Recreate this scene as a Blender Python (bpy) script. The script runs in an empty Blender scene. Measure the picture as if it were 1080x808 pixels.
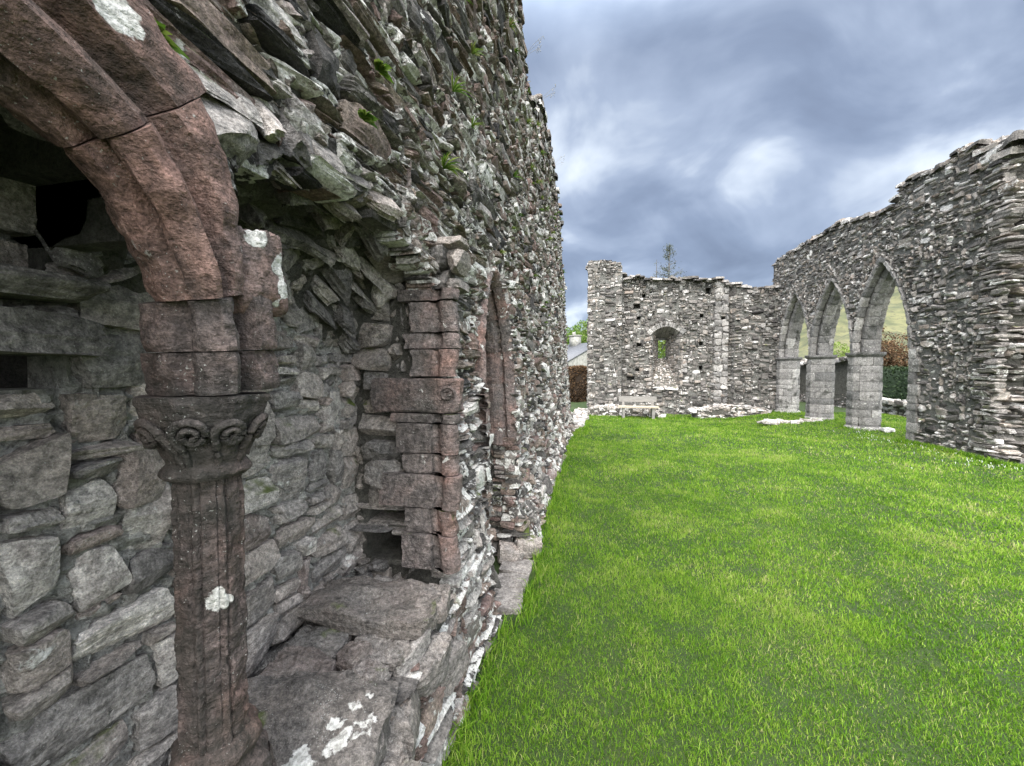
import bpy, math, random
import numpy as np

rng = np.random.default_rng(23)
random.seed(5)
sc = bpy.context.scene
COL = sc.collection
R = math.radians

# ------------------------------------------------------------------ noise
_p = np.random.default_rng(3).permutation(256)
PERM = np.concatenate([_p, _p, _p])
_g = np.random.default_rng(4).normal(size=(256, 3))
GRAD = _g / np.linalg.norm(_g, axis=1)[:, None]


def perlin(P):
    P = np.asarray(P, float)
    I = np.floor(P).astype(int)
    f = P - I
    I &= 255
    u = f * f * f * (f * (f * 6 - 15) + 10)
    res = 0
    for dx in (0, 1):
        for dy in (0, 1):
            for dz in (0, 1):
                h = PERM[PERM[PERM[(I[..., 0] + dx) & 255] + ((I[..., 1] + dy) & 255)] + ((I[..., 2] + dz) & 255)]
                d = f - np.array([dx, dy, dz])
                g = (GRAD[h] * d).sum(-1)
                w = (u[..., 0] if dx else 1 - u[..., 0]) * (u[..., 1] if dy else 1 - u[..., 1]) * (u[..., 2] if dz else 1 - u[..., 2])
                res = res + w * g
    return res * 1.5


def fbm(P, octv=3, lac=2.1, gain=.5):
    P = np.asarray(P, float)
    a, s, tot = 1.0, 1.0, 0
    for k in range(octv):
        tot = tot + a * perlin(P * s + 17.3 * k)
        a *= gain
        s *= lac
    return tot


def n1(x, seed=0.0, s=1.0):
    x = np.asarray(x, float)
    return perlin(np.stack([x * s + seed, np.full_like(x, seed * .37 + .5), np.full_like(x, .21)], -1))


def smooth(a, b, x):
    t = np.clip((np.asarray(x, float) - a) / (b - a), 0, 1)
    return t * t * (3 - 2 * t)


# ------------------------------------------------------------------ mesh accumulator
class Acc:
    def __init__(self):
        self.V, self.Q, self.T, self.M, self.n = [], [], [], [], 0

    def add(self, V, F, tint, mi=0):
        """V (n,3); F (m,3|4) int; tint (n,3) or (3,)"""
        V = np.asarray(V, float).reshape(-1, 3)
        F = np.asarray(F, int)
        if F.shape[1] == 3:
            F = np.concatenate([F, np.full((len(F), 1), -1)], 1)
        F = np.where(F >= 0, F + self.n, -1)
        T = np.asarray(tint, float)
        if T.ndim == 1:
            T = np.tile(T, (len(V), 1))
        self.V.append(V)
        self.Q.append(F)
        self.T.append(T)
        self.M.append(np.full(len(F), mi, np.int32))
        self.n += len(V)

    def build(self, name, mats, parent=None, sharp=38, smooth_shade=True):
        V = np.concatenate(self.V)
        F = np.concatenate(self.Q)
        T = np.concatenate(self.T)
        M = np.concatenate(self.M)
        cnt = np.where(F[:, 3] < 0, 3, 4)
        idx = F.reshape(-1)
        idx = idx[idx >= 0]
        me = bpy.data.meshes.new(name)
        me.vertices.add(len(V))
        me.vertices.foreach_set('co', V.astype(np.float32).ravel())
        me.loops.add(len(idx))
        me.loops.foreach_set('vertex_index', idx.astype(np.int32))
        me.polygons.add(len(F))
        st = np.zeros(len(F), np.int32)
        st[1:] = np.cumsum(cnt)[:-1]
        me.polygons.foreach_set('loop_start', st)
        me.polygons.foreach_set('loop_total', cnt.astype(np.int32))
        me.polygons.foreach_set('material_index', M)
        me.update(calc_edges=True)
        me.validate()
        at = me.attributes.new('tint', 'FLOAT_COLOR', 'POINT')
        c4 = np.ones((len(V), 4), np.float32)
        c4[:, :3] = T
        at.data.foreach_set('color', c4.ravel())
        if smooth_shade:
            me.polygons.foreach_set('use_smooth', np.ones(len(me.polygons), bool))
            if sharp:
                me.set_sharp_from_angle(angle=R(sharp))
        for m in (mats if isinstance(mats, (list, tuple)) else [mats]):
            me.materials.append(m)
        o = bpy.data.objects.new(name, me)
        COL.objects.link(o)
        if parent:
            o.parent = parent
            o.matrix_parent_inverse = parent.matrix_basis.inverted()
        return o


def tag(o, label=None, cat=None, group=None, kind=None):
    if label and not kind:
        kind = 'thing'
    for k, v in (('label', label), ('category', cat), ('group', group), ('kind', kind)):
        if v:
            o[k] = v
    return o


def empty(name, loc, label=None, cat=None, group=None):
    o = bpy.data.objects.new(name, None)
    o.location = loc
    o.empty_display_size = .2
    COL.objects.link(o)
    return tag(o, label, cat, group)


# ------------------------------------------------------------------ materials
class NT:
    def __init__(self, name):
        self.m = bpy.data.materials.new(name)
        self.m.use_nodes = True
        self.t = self.m.node_tree
        self.t.nodes.clear()

    def n(self, typ, **kw):
        nd = self.t.nodes.new('ShaderNode' + typ)
        ins = kw.pop('ins', {})
        for k, v in kw.items():
            setattr(nd, k, v)
        for k, v in ins.items():
            s = nd.inputs[k]
            if hasattr(v, 'outputs'):
                v = v.outputs[0]
            if isinstance(v, bpy.types.NodeSocket):
                self.t.links.new(v, s)
            else:
                s.default_value = v
        return nd

    def noise(self, vec, scale, detail=4, rough=.55, dist=0.0):
        nd = self.n('TexNoise', ins={'Scale': scale, 'Detail': detail, 'Roughness': rough, 'Distortion': dist})
        if vec is not None:
            self.t.links.new(vec, nd.inputs['Vector'])
        return nd.outputs['Fac']

    def math(self, op, a, b=0.0, c=None, clamp=False):
        nd = self.n('Math', operation=op, use_clamp=clamp)
        for i, v in enumerate((a, b, c)):
            if v is None:
                continue
            if isinstance(v, bpy.types.NodeSocket):
                self.t.links.new(v, nd.inputs[i])
            else:
                nd.inputs[i].default_value = v
        return nd.outputs[0]

    def step(self, v, a, b):
        nd = self.n('MapRange', interpolation_type='SMOOTHSTEP')
        self.t.links.new(v, nd.inputs[0])
        for i, x in ((1, a), (2, b)):
            if isinstance(x, bpy.types.NodeSocket):
                self.t.links.new(x, nd.inputs[i])
            else:
                nd.inputs[i].default_value = x
        return nd.outputs[0]

    def mix(self, f, a, b, mode='MIX'):
        nd = self.n('Mix', data_type='RGBA', blend_type=mode)
        for s, v in ((nd.inputs[0], f), (nd.inputs[6], a), (nd.inputs[7], b)):
            if isinstance(v, bpy.types.NodeSocket):
                self.t.links.new(v, s)
            elif isinstance(v, (int, float)):
                s.default_value = v
            else:
                s.default_value = (*v, 1)
        return nd.outputs[2]

    def ramp(self, f, stops, interp='LINEAR'):
        nd = self.n('ValToRGB')
        cr = nd.color_ramp
        cr.interpolation = interp
        while len(cr.elements) < len(stops):
            cr.elements.new(.5)
        for e, (p, c) in zip(cr.elements, stops):
            e.position = p
            e.color = (*c, 1)
        self.t.links.new(f, nd.inputs[0])
        return nd.outputs[0]

    def out(self, sh):
        o = self.n('OutputMaterial')
        self.t.links.new(sh, o.inputs['Surface'])
        return self.m




def stone_mat(name, stops, lichen=1.0, moss=0.0, bump=.8, speck=1.0, algae=.25, sat_noise=.5, spt=.86):
    """tint: R = stone colour along the ramp, G = brightness, B = lichen amount"""
    m = NT(name)
    pos = m.n('NewGeometry').outputs['Position']
    att = m.n('Attribute', attribute_name='tint')
    sep = m.n('SeparateColor', ins={0: att.outputs['Color']})
    r, g, b = sep.outputs[0], sep.outputs[1], sep.outputs[2]
    big = m.noise(pos, 6, 5, .6)
    r2 = m.math('ADD', r, m.math('MULTIPLY', m.math('SUBTRACT', big, .5), sat_noise), clamp=True)
    col = m.ramp(r2, stops)
    mp = m.n('Mapping', ins={'Vector': pos, 'Scale': (26, 26, 95)})
    strata = m.noise(mp.outputs[0], 1.0, 4, .6)
    fine = m.noise(pos, 70, 5, .65)
    grain = m.noise(pos, 240, 3, .7)
    mott = m.noise(pos, 24, 6, .7)
    val = m.math('MULTIPLY', g, m.math('MAXIMUM', .12, m.math('ADD', -.35, m.math('MULTIPLY', fine, 2.7))))
    val = m.math('MULTIPLY', val, m.math('MAXIMUM', .15, m.math('ADD', .0, m.math('MULTIPLY', grain, 2.0))))
    val = m.math('MULTIPLY', val, m.math('MAXIMUM', .2, m.math('ADD', -.1, m.math('MULTIPLY', mott, 2.2))))
    val = m.math('MULTIPLY', val, m.math('ADD', .7, m.math('MULTIPLY', strata, .6)))
    vv = m.n('CombineColor')
    for i in range(3):
        m.t.links.new(val, vv.inputs[i])
    col = m.mix(1.0, col, vv.outputs[0], 'MULTIPLY')
    col = m.mix(1.0, col, (1.02, .965, .985), 'MULTIPLY')
    # dark algae patches
    alg = m.step(m.noise(pos, 3.1, 5, .65), .52, .68)
    col = m.mix(m.math('MULTIPLY', alg, algae), col, (.035, .035, .028))
    # lichen crusts with ragged edges
    ln = m.noise(pos, 17, 6, .62, .4)
    thr = m.math('SUBTRACT', .80, m.math('MULTIPLY', b, .36 * lichen))
    lm = m.step(m.math('ADD', ln, m.math('MULTIPLY', m.math('SUBTRACT', fine, .5), .22)), thr, m.math('ADD', thr, .07))
    sp = m.noise(pos, 190, 4, .6)
    spn = m.noise(pos, 9, 3, .5)
    sm = m.step(m.math('ADD', sp, m.math('MULTIPLY', spn, .30 * speck)), spt, spt + .04)
    lcol = m.mix(m.step(m.noise(pos, 85, 5, .65), .35, .6), (.40, .38, .35), (.74, .70, .67))
    col = m.mix(m.math('MULTIPLY', sm, .6), col, (.50, .485, .45))
    col = m.mix(m.math('MULTIPLY', lm, .95), col, lcol)
    if moss:
        nz = m.n('SeparateXYZ', ins={0: m.n('NewGeometry').outputs['Normal']}).outputs[2]
        mm = m.math('MULTIPLY', m.step(nz, .25, .7), m.step(m.noise(pos, 4.5, 4, .6), .60 - .1 * moss, .70 - .1 * moss))
        col = m.mix(m.math('MULTIPLY', mm, .9), col, m.mix(fine, (.03, .045, .008), (.12, .15, .02)))
    h = m.math('ADD', m.math('MULTIPLY', m.noise(pos, 38, 6, .65), .9), m.math('MULTIPLY', strata, .5))
    h = m.math('ADD', h, m.math('MULTIPLY', fine, .6))
    h = m.math('ADD', h, m.math('MULTIPLY', lm, .12))
    bp = m.n('Bump', ins={'Strength': bump, 'Distance': .016, 'Height': h})
    bs = m.n('BsdfPrincipled', ins={'Base Color': col, 'Roughness': .88, 'Normal': bp.outputs[0]})
    bs.inputs['Specular IOR Level'].default_value = .25
    return m.out(bs.outputs[0])


SLATE = [(0.0, (.038, .036, .035)), (.18, (.092, .087, .080)), (.36, (.185, .174, .157)), (.52, (.20, .165, .135)),
         (.66, (.155, .108, .095)), (.82, (.32, .31, .285)), (1.0, (.47, .45, .41))]
GREYS = [(0.0, (.046, .044, .043)), (.2, (.115, .108, .10)), (.42, (.215, .203, .186)), (.6, (.285, .265, .235)),
         (.75, (.24, .20, .165)), (.88, (.40, .39, .37)), (1.0, (.58, .57, .54))]
BLOCKS = [(0.0, (.06, .058, .055)), (.18, (.14, .133, .125)), (.36, (.265, .252, .232)), (.52, (.305, .275, .243)),
          (.66, (.25, .208, .187)), (.82, (.43, .41, .375)), (1.0, (.54, .51, .46))]
REDS = [(0.0, (.066, .060, .057)), (.2, (.125, .11, .102)), (.38, (.165, .128, .115)), (.55, (.21, .138, .115)), (.72, (.24, .146, .118)),
        (.86, (.28, .205, .175)), (1.0, (.38, .34, .30))]
M_SLATE = stone_mat('slate_rubble', SLATE, 1.0, moss=.1, bump=1.0)
M_GREY = stone_mat('grey_rubble', GREYS, 1.1, moss=.1, algae=.35)
M_BLOCK = stone_mat('recess_blocks', BLOCKS, .85, moss=.15, speck=1.0, bump=1.0, spt=.80)
M_RED = stone_mat('red_sandstone', REDS, 1.0, moss=.1, algae=.5, bump=1.0, sat_noise=1.0, spt=.82)
M_DRESSED = stone_mat('dressed_grey_stone', [(0, (.07, .07, .07)), (.3, (.17, .168, .16)), (.6, (.27, .262, .245)), (1, (.44, .43, .40))],
                      .9, algae=.8, bump=.9)


def mortar_mat(name, a, b, dark):
    m = NT(name)
    pos = m.n('NewGeometry').outputs['Position']
    f = m.noise(pos, 28, 6, .65)
    g = m.noise(pos, 150, 5, .75)
    k = m.noise(pos, 60, 5, .7)
    col = m.mix(m.step(m.math('ADD', m.math('MULTIPLY', f, .45), m.math('MULTIPLY', g, .55)), .36, .64), a, b)
    col = m.mix(m.math('MULTIPLY', m.step(m.noise(pos, 8, 6, .7), .42, .72), .65), col, dark)
    col = m.mix(m.math('MULTIPLY', m.step(k, .60, .68), .75), col, dark)
    h = m.math('ADD', f, m.math('ADD', m.math('MULTIPLY', g, .5), m.math('MULTIPLY', k, -.5)))
    bp = m.n('Bump', ins={'Strength': 1.0, 'Distance': .035, 'Height': h})
    bs = m.n('BsdfPrincipled', ins={'Base Color': col, 'Roughness': .95, 'Normal': bp.outputs[0]})
    return m.out(bs.outputs[0])


M_MORTAR = mortar_mat('lime_mortar', (.24, .225, .205), (.68, .645, .60), (.11, .095, .08))
M_MIDMORTAR = mortar_mat('weathered_mortar', (.10, .095, .088), (.20, .19, .175), (.06, .056, .048))
M_DEEP = mortar_mat('deep_joint_earth', (.05, .046, .04), (.17, .155, .135), (.028, .028, .02))


def simple_mat(name, a, b, scale, bump=.3, rough=.8, bscale=None, mapping=None):
    m = NT(name)
    pos = m.n('NewGeometry').outputs['Position']
    if mapping:
        pos = m.n('Mapping', ins={'Vector': pos, 'Scale': mapping}).outputs[0]
    f = m.noise(pos, scale, 5, .6)
    col = m.mix(m.step(f, .3, .7), a, b)
    bp = m.n('Bump', ins={'Strength': bump, 'Distance': .01, 'Height': m.noise(pos, bscale or scale * 3, 5, .6)})
    bs = m.n('BsdfPrincipled', ins={'Base Color': col, 'Roughness': rough, 'Normal': bp.outputs[0]})
    return m.out(bs.outputs[0])


def leaf_mat(name, stops, trans=.35, patch=None):
    m = NT(name)
    att = m.n('Attribute', attribute_name='tint')
    sep = m.n('SeparateColor', ins={0: att.outputs['Color']})
    r = sep.outputs[0]
    if patch:
        pos = m.n('NewGeometry').outputs['Position']
        p = m.noise(pos, patch, 4, .6)
        r = m.math('ADD', r, m.math('MULTIPLY', m.math('SUBTRACT', p, .5), .9), clamp=True)
    col = m.ramp(r, stops)
    d = m.n('BsdfPrincipled', ins={'Base Color': col, 'Roughness': .6})
    d.inputs['Specular IOR Level'].default_value = .2
    t = m.n('BsdfTranslucent', ins={'Color': col})
    mx = m.n('MixShader', ins={0: trans, 1: d.outputs[0], 2: t.outputs[0]})
    return m.out(mx.outputs[0])


M_GRASS = leaf_mat('grass_blades', [(0, (.044, .108, .009)), (.3, (.10, .225, .014)), (.55, (.19, .34, .026)),
                                    (.8, (.30, .42, .06)), (1, (.42, .40, .18))], .45, patch=1.3)
M_TUFT = leaf_mat('wall_plants', [(0, (.03, .07, .01)), (.5, (.09, .17, .02)), (.8, (.2, .24, .05)), (1, (.30, .25, .12))], .35)
M_STRAW = leaf_mat('dry_stalks', [(0, (.2, .17, .1)), (1, (.42, .37, .26))], .3)
M_DAISY = leaf_mat('daisy_petals', [(0, (.6, .55, .2)), (.3, (.75, .75, .7)), (1, (.85, .85, .82))], .2)
M_SPRING = leaf_mat('spring_leaves', [(0, (.05, .10, .015)), (.5, (.11, .19, .03)), (1, (.22, .28, .07))], .35)
M_DARKLEAF = leaf_mat('evergreen_leaves', [(0, (.012, .022, .010)), (.6, (.025, .045, .016)), (1, (.05, .075, .025))], .15)
M_BEECH = leaf_mat('beech_hedge_leaves', [(0, (.035, .022, .014)), (.5, (.09, .052, .028)), (1, (.21, .12, .06))], .2)
M_CONIFER = leaf_mat('larch_needles', [(0, (.06, .075, .06)), (1, (.13, .14, .11))], .2)
M_BARK = simple_mat('bark', (.05, .04, .032), (.12, .10, .08), 12, .6)
M_WOOD = simple_mat('weathered_bench_wood', (.17, .155, .145), (.27, .25, .235), 3, .3, mapping=(3, 40, 40))
M_WOODTOP = simple_mat('pale_bench_wood', (.33, .27, .21), (.46, .39, .31), 3, .3, mapping=(3, 40, 40))
M_SLATEROOF = simple_mat('slate_roof', (.07, .07, .08), (.125, .125, .14), 9, .4, .6)
M_HARL = simple_mat('house_stone', (.20, .19, .17), (.36, .34, .31), 5, .4)
M_FLAG = stone_mat('flagstone', [(0, (.15, .14, .13)), (.5, (.25, .235, .215)), (1, (.36, .34, .31))], .5, bump=.4, algae=.12)


def ground_mat():
    m = NT('lawn_soil')
    pos = m.n('NewGeometry').outputs['Position']
    f = m.noise(pos, .9, 4, .6)
    g = m.noise(pos, 30, 5, .65)
    col = m.mix(g, (.012, .024, .004), (.034, .062, .007))
    col = m.mix(m.math('MULTIPLY', m.step(f, .45, .7), .4), col, (.05, .06, .015))
    col = m.mix(m.math('MULTIPLY', m.step(m.noise(pos, 5, 5, .65), .62, .74), .6), col, (.05, .045, .02))
    bp = m.n('Bump', ins={'Strength': .8, 'Distance': .03, 'Height': g})
    bs = m.n('BsdfPrincipled', ins={'Base Color': col, 'Roughness': .95, 'Normal': bp.outputs[0]})
    return m.out(bs.outputs[0])


def hill_mat():
    m = NT('hillside_pasture')
    pos = m.n('NewGeometry').outputs['Position']
    f = m.noise(pos, .09, 6, .65)
    g = m.noise(pos, .6, 5, .7)
    col = m.mix(m.step(f, .4, .6), (.060, .066, .028), (.125, .118, .052))
    col = m.mix(m.math('MULTIPLY', m.step(g, .5, .65), .7), col, (.038, .036, .022))
    bs = m.n('BsdfPrincipled', ins={'Base Color': col, 'Roughness': .95})
    return m.out(bs.outputs[0])


# ------------------------------------------------------------------ stone templates
def cube_grid(n):
    key, V, F = {}, [], []

    def vid(p):
        k = tuple(np.round(p, 5))
        if k not in key:
            key[k] = len(V)
            V.append(p)
        return key[k]
    L = np.linspace(-1, 1, n + 1)
    for ax in range(3):
        for s in (-1, 1):
            a, b = (ax + 1) % 3, (ax + 2) % 3
            for i in range(n):
                for j in range(n):
                    q = []
                    for (ii, jj) in ((i, j), (i + 1, j), (i + 1, j + 1), (i, j + 1)):
                        p = np.zeros(3)
                        p[ax] = s
                        p[a] = L[ii]
                        p[b] = L[jj]
                        q.append(vid(p))
                    F.append(q if s > 0 else q[::-1])
    return np.array(V), np.array(F)


_grid = {n: cube_grid(n) for n in (3, 5, 10, 22)}


def shape_stone(V, r, cuts=8, amp=.075, strata=.07, rnd=.09, lo=.66):
    V = V.copy()
    nrm = V / np.linalg.norm(V, axis=1)[:, None]
    V = V * (1 - rnd) + nrm * 1.12 * rnd
    sd = r.uniform(0, 90, 3)
    for k in range(cuts):
        s = r.choice([-1, 1], 3)
        w = np.array([r.uniform(.1, 1), r.uniform(.1, 1), r.uniform(0, .8)])
        if r.random() < .35:
            w[r.integers(3)] = 0
        n = s * w
        n /= np.linalg.norm(n)
        off = np.abs(n).sum() * r.uniform(lo, 1.0)
        V -= np.maximum(0, V @ n - off)[:, None] * n
    # chipped front face facets
    for k in range(3):
        n = np.array([r.normal() * .22, r.normal() * .28, 1.0])
        n /= np.linalg.norm(n)
        V -= np.maximum(0, V @ n - r.uniform(.72, .95))[:, None] * n
    V += nrm * (fbm(V * 1.3 + sd, 3) * amp)[:, None]
    ly = perlin(np.stack([V[:, 1] * 4.5 + sd[0], V[:, 0] * .5 + sd[1], V[:, 2] * .5], -1))
    V[:, 0] *= 1 + strata * ly
    V[:, 2] *= 1 + strata * 1.6 * ly
    return V


def make_templates(n, K, seed, **kw):
    r = np.random.default_rng(seed)
    V0, F = _grid[n]
    fc = V0[F].mean(1)
    keep = fc[:, 2] > -.65
    F = F[keep]
    used = np.unique(F)
    mp = -np.ones(len(V0), int)
    mp[used] = np.arange(len(used))
    F = mp[F]
    out = []
    for k in range(K):
        V = shape_stone(V0, r, **kw)[used]
        if k % 2:
            V = V * np.array([-1, 1, 1])
            out.append((V, F[:, ::-1]))
        else:
            out.append((V, F))
    return out


T_HI = make_templates(10, 36, 1)
T_MID = make_templates(5, 30, 2)
T_MIDB = make_templates(5, 30, 12, cuts=10, amp=.07, strata=.02, rnd=.14, lo=.62)
T_HIB = make_templates(10, 30, 13, cuts=10, amp=.07, strata=.025, rnd=.14, lo=.62)
T_LOW = make_templates(3, 24, 3)
T_BLK = make_templates(22, 14, 4, cuts=11, amp=.05, strata=.025, rnd=.10)
T_BLKM = make_templates(10, 24, 6, cuts=10, amp=.05, strata=.025, rnd=.10)


def pack(u0, u1, v0, v1, c, mask, dist, r, wmin=.03):
    """fills the masked part of a rectangle with interlocking uneven cells"""
    nu, nv = int(round((u1 - u0) / c)), int(round((v1 - v0) / c))
    uu = u0 + (np.arange(nu) + .5) * c
    vv = v0 + (np.arange(nv) + .5) * c
    UU, VV = np.meshgrid(uu, vv)
    occ = ~mask(UU, VV)
    W = np.array([d[0] for d in dist], float)
    W /= W.sum()
    cells = []
    for j in range(nv):
        row = occ[j]
        i = 0
        while True:
            fr = np.flatnonzero(~row[i:])
            if len(fr) == 0:
                break
            i += fr[0]
            d = dist[r.choice(len(dist), p=W)]
            w = max(1, int(round(r.uniform(d[1], d[2]) / c)))
            h = max(1, int(round(r.uniform(d[3], d[4]) / c)))
            nx = np.flatnonzero(row[i:])
            free = nx[0] if len(nx) else nu - i
            if free - w < wmin / c:
                w = free if free < w * 1.5 else w
            w = min(w, free)
            blk = occ[j:j + h, i:i + w]
            bad = np.flatnonzero(blk.any(1))
            hh = bad[0] if len(bad) else blk.shape[0]
            occ[j:j + hh, i:i + w] = True
            cells.append((u0 + i * c, u0 + (i + w) * c, v0 + j * c, v0 + (j + hh) * c))
            i += w
    return np.array(cells)


def place(acc, cells, fmap, tmpl, r, depth=.16, prot=(-.01, .03), gap=.008, jit=.16, rot=3.0, tilt=.10, tint=None, mi=0, wave=None):
    if len(cells) == 0:
        return
    ids = r.integers(len(tmpl), size=len(cells))
    for t in np.unique(ids):
        sel = np.flatnonzero(ids == t)
        cc = cells[sel]
        S = len(sel)
        TV, TF = tmpl[t]
        K = len(TV)
        sg = r.choice([-1, 1], S)[:, None]
        x = TV[None, :, 0] * sg
        y = TV[None, :, 1] * sg
        z = np.broadcast_to(TV[None, :, 2], (S, K))
        cu, cv = (cc[:, 0] + cc[:, 1]) / 2, (cc[:, 2] + cc[:, 3]) / 2
        hw = np.maximum((cc[:, 1] - cc[:, 0]) / 2 - gap / 2, .006)
        hh = np.maximum((cc[:, 3] - cc[:, 2]) / 2 - gap / 2, .006)
        jm = np.minimum(hw, hh)
        du = r.uniform(-1, 1, (S, 4)) * (jit * np.minimum(jm, .05))[:, None] * 1.6
        dv = r.uniform(-1, 1, (S, 4)) * (jit * hh)[:, None] * 1.5
        a, b = (1 + x) / 2, (1 + y) / 2
        bl = [(1 - a) * (1 - b), a * (1 - b), (1 - a) * b, a * b]
        lu = x * hw[:, None] + sum(bl[k] * du[:, k:k + 1] for k in range(4))
        lv = y * hh[:, None] + sum(bl[k] * dv[:, k:k + 1] for k in range(4))
        al = r.normal(0, R(rot), S)[:, None] * np.clip(hh / hw, .3, 1)[:, None]
        u = lu * np.cos(al) - lv * np.sin(al)
        v = lu * np.sin(al) + lv * np.cos(al)
        p = r.uniform(prot[0], prot[1], S)[:, None]
        dd = np.clip(depth * r.uniform(.8, 1.2, S), 0, 9)[:, None]
        w = p + (z - 1) / 2 * dd
        w = w + r.normal(0, tilt, S)[:, None] * u * .6 + r.normal(0, tilt, S)[:, None] * v
        u = u + cu[:, None]
        v = v + cv[:, None]
        P = fmap(u, v, w)
        tt = tint(cu, cv, r)
        T = np.repeat(tt[:, None, :], K, 1)
        F = (TF[None] + (np.arange(S) * K)[:, None, None]).reshape(-1, 4)
        acc.add(P.reshape(-1, 3), F, T.reshape(-1, 3), mi)


def slab(acc, u0, u1, v0, v1, c, mask, fmap, wf, wb, mi, noise=.02, fine=18.0, seed=0.0):
    """solid masked slab (the core behind a rubble facing)"""
    nu, nv = int(round((u1 - u0) / c)), int(round((v1 - v0) / c))
    ug, vg = u0 + np.arange(nu + 1) * c, v0 + np.arange(nv + 1) * c
    UC, VC = np.meshgrid((ug[:-1] + ug[1:]) / 2, (vg[:-1] + vg[1:]) / 2)
    mk = mask(UC, VC)
    GU, GV = np.meshgrid(ug, vg)
    nz = fbm(np.stack([GU * fine, GV * fine, np.full_like(GU, seed)], -1), 3) * noise
    front = fmap(GU, GV, wf + nz)
    back = fmap(GU, GV, np.full_like(GU, wb))
    nn = (nu + 1) * (nv + 1)
    V = np.concatenate([front.reshape(-1, 3), back.reshape(-1, 3)])
    vid = lambda j, i: j * (nu + 1) + i
    J, I = np.nonzero(mk)
    q = np.stack([vid(J, I), vid(J, I + 1), vid(J + 1, I + 1), vid(J + 1, I)], -1)
    fs = [q, q[:, ::-1] + nn]
    mp = np.pad(mk, 1)
    for dj, di, e in ((0, 1, ((0, 1), (1, 1))), (0, -1, ((1, 0), (0, 0))), (1, 0, ((1, 1), (1, 0))), (-1, 0, ((0, 0), (0, 1)))):
        nb = mp[1 + dj:1 + dj + nv, 1 + di:1 + di + nu]
        J, I = np.nonzero(mk & ~nb)
        a = vid(J + e[0][0], I + e[0][1])
        b = vid(J + e[1][0], I + e[1][1])
        fs.append(np.stack([a, a + nn, b + nn, b], -1))
    F = np.concatenate(fs)
    used = np.unique(F)
    m2 = -np.ones(len(V), int)
    m2[used] = np.arange(len(used))
    acc.add(V[used], m2[F], (.5, 1, .2), mi)


def palette(weights, g=(.75, 1.2), lich=(0, .5), big=None):
    vals = np.array([w[0] for w in weights])
    pr = np.array([w[1] for w in weights], float)
    pr /= pr.sum()

    def f(u, v, r):
        n = len(u)
        a = vals[r.choice(len(vals), n, p=pr)] + r.normal(0, .035, n)
        return np.stack([np.clip(a, 0, 1), r.uniform(g[0], g[1], n), r.uniform(lich[0], lich[1], n) ** 1.5], -1)
    return f


# ------------------------------------------------------------------ sweeps (mouldings, shafts, voussoirs)
def sweep(acc, path, A, B, prof, tint, mi=0, noise=.004, nfreq=22, scale=None, closed_caps=True, lich=None, seed=0.0, shrink=.0):
    """path (n,3); A,B (n,3) axes for profile x,y; prof (k,2) closed loop"""
    path, A, B, prof = [np.asarray(q, float) for q in (path, A, B, prof)]
    if prof.ndim == 2:
        prof = np.broadcast_to(prof, (len(path),) + prof.shape)
    n, k = len(path), prof.shape[1]
    s = np.ones(n) if scale is None else np.asarray(scale, float)
    V = path[:, None] + (A[:, None] * prof[:, :, :1] + B[:, None] * prof[:, :, 1:]) * s[:, None, None]
    c = V.mean(1, keepdims=True)
    d = V - c
    d = d / np.maximum(np.linalg.norm(d, axis=-1, keepdims=True), 1e-6)
    V = V + d * (fbm(V * nfreq + seed, 4)[..., None] * noise - np.maximum(0, fbm(V * nfreq * .6 + seed + 40, 2) - .25)[..., None] * noise * 2.2)
    if shrink:  # worn arrises at both ends
        e = np.zeros(n)
        e[0] = e[-1] = shrink
        V = V - d * e[:, None, None]
    Vf = V.reshape(-1, 3)
    F = []
    for i in range(n - 1):
        j = np.arange(k)
        F.append(np.stack([i * k + j, i * k + (j + 1) % k, (i + 1) * k + (j + 1) % k, (i + 1) * k + j], -1))
    F = np.concatenate(F)
    T = np.tile(np.asarray(tint, float), (len(Vf), 1))
    extra = []
    if closed_caps:
        c0, c1 = V[0].mean(0), V[-1].mean(0)
        Vf = np.concatenate([Vf, [c0, c1]])
        T = np.concatenate([T, T[:2]])
        j = np.arange(k)
        extra = [np.stack([np.full(k, n * k), (j + 1) % k, j, np.full(k, -1)], -1),
                 np.stack([np.full(k, n * k + 1), (n - 1) * k + j, (n - 1) * k + (j + 1) % k, np.full(k, -1)], -1)]
        F = np.concatenate([F] + extra)
    if lich:
        for (p, rad, amt) in lich:
            dd = np.linalg.norm(Vf - np.array(p), axis=1)
            T[:, 2] = np.maximum(T[:, 2], amt * (1 - smooth(rad * .55, rad, dd)))
    Fq = F
    V2 = Vf
    acc.V.append(V2)
    acc.Q.append(np.where(Fq >= 0, Fq + acc.n, -1))
    acc.T.append(T)
    acc.M.append(np.full(len(Fq), mi, np.int32))
    acc.n += len(V2)


def resample(pts, step):
    pts = np.asarray(pts, float)
    # Catmull-Rom through the points, then even spacing
    P = np.concatenate([[2 * pts[0] - pts[1]], pts, [2 * pts[-1] - pts[-2]]])
    out = []
    for i in range(1, len(P) - 2):
        t = np.linspace(0, 1, 24, endpoint=False)[:, None]
        p0, p1, p2, p3 = P[i - 1], P[i], P[i + 1], P[i + 2]
        out.append(.5 * (2 * p1 + (p2 - p0) * t + (2 * p0 - 5 * p1 + 4 * p2 - p3) * t ** 2 + (3 * p1 - p0 - 3 * p2 + p3) * t ** 3))
    out = np.concatenate(out + [pts[-1:]])
    L = np.concatenate([[0], np.cumsum(np.linalg.norm(np.diff(out, axis=0), axis=1))])
    s = np.linspace(0, L[-1], max(3, int(L[-1] / step) + 1))
    return np.stack([np.interp(s, L, out[:, a]) for a in range(out.shape[1])], -1)


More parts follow.
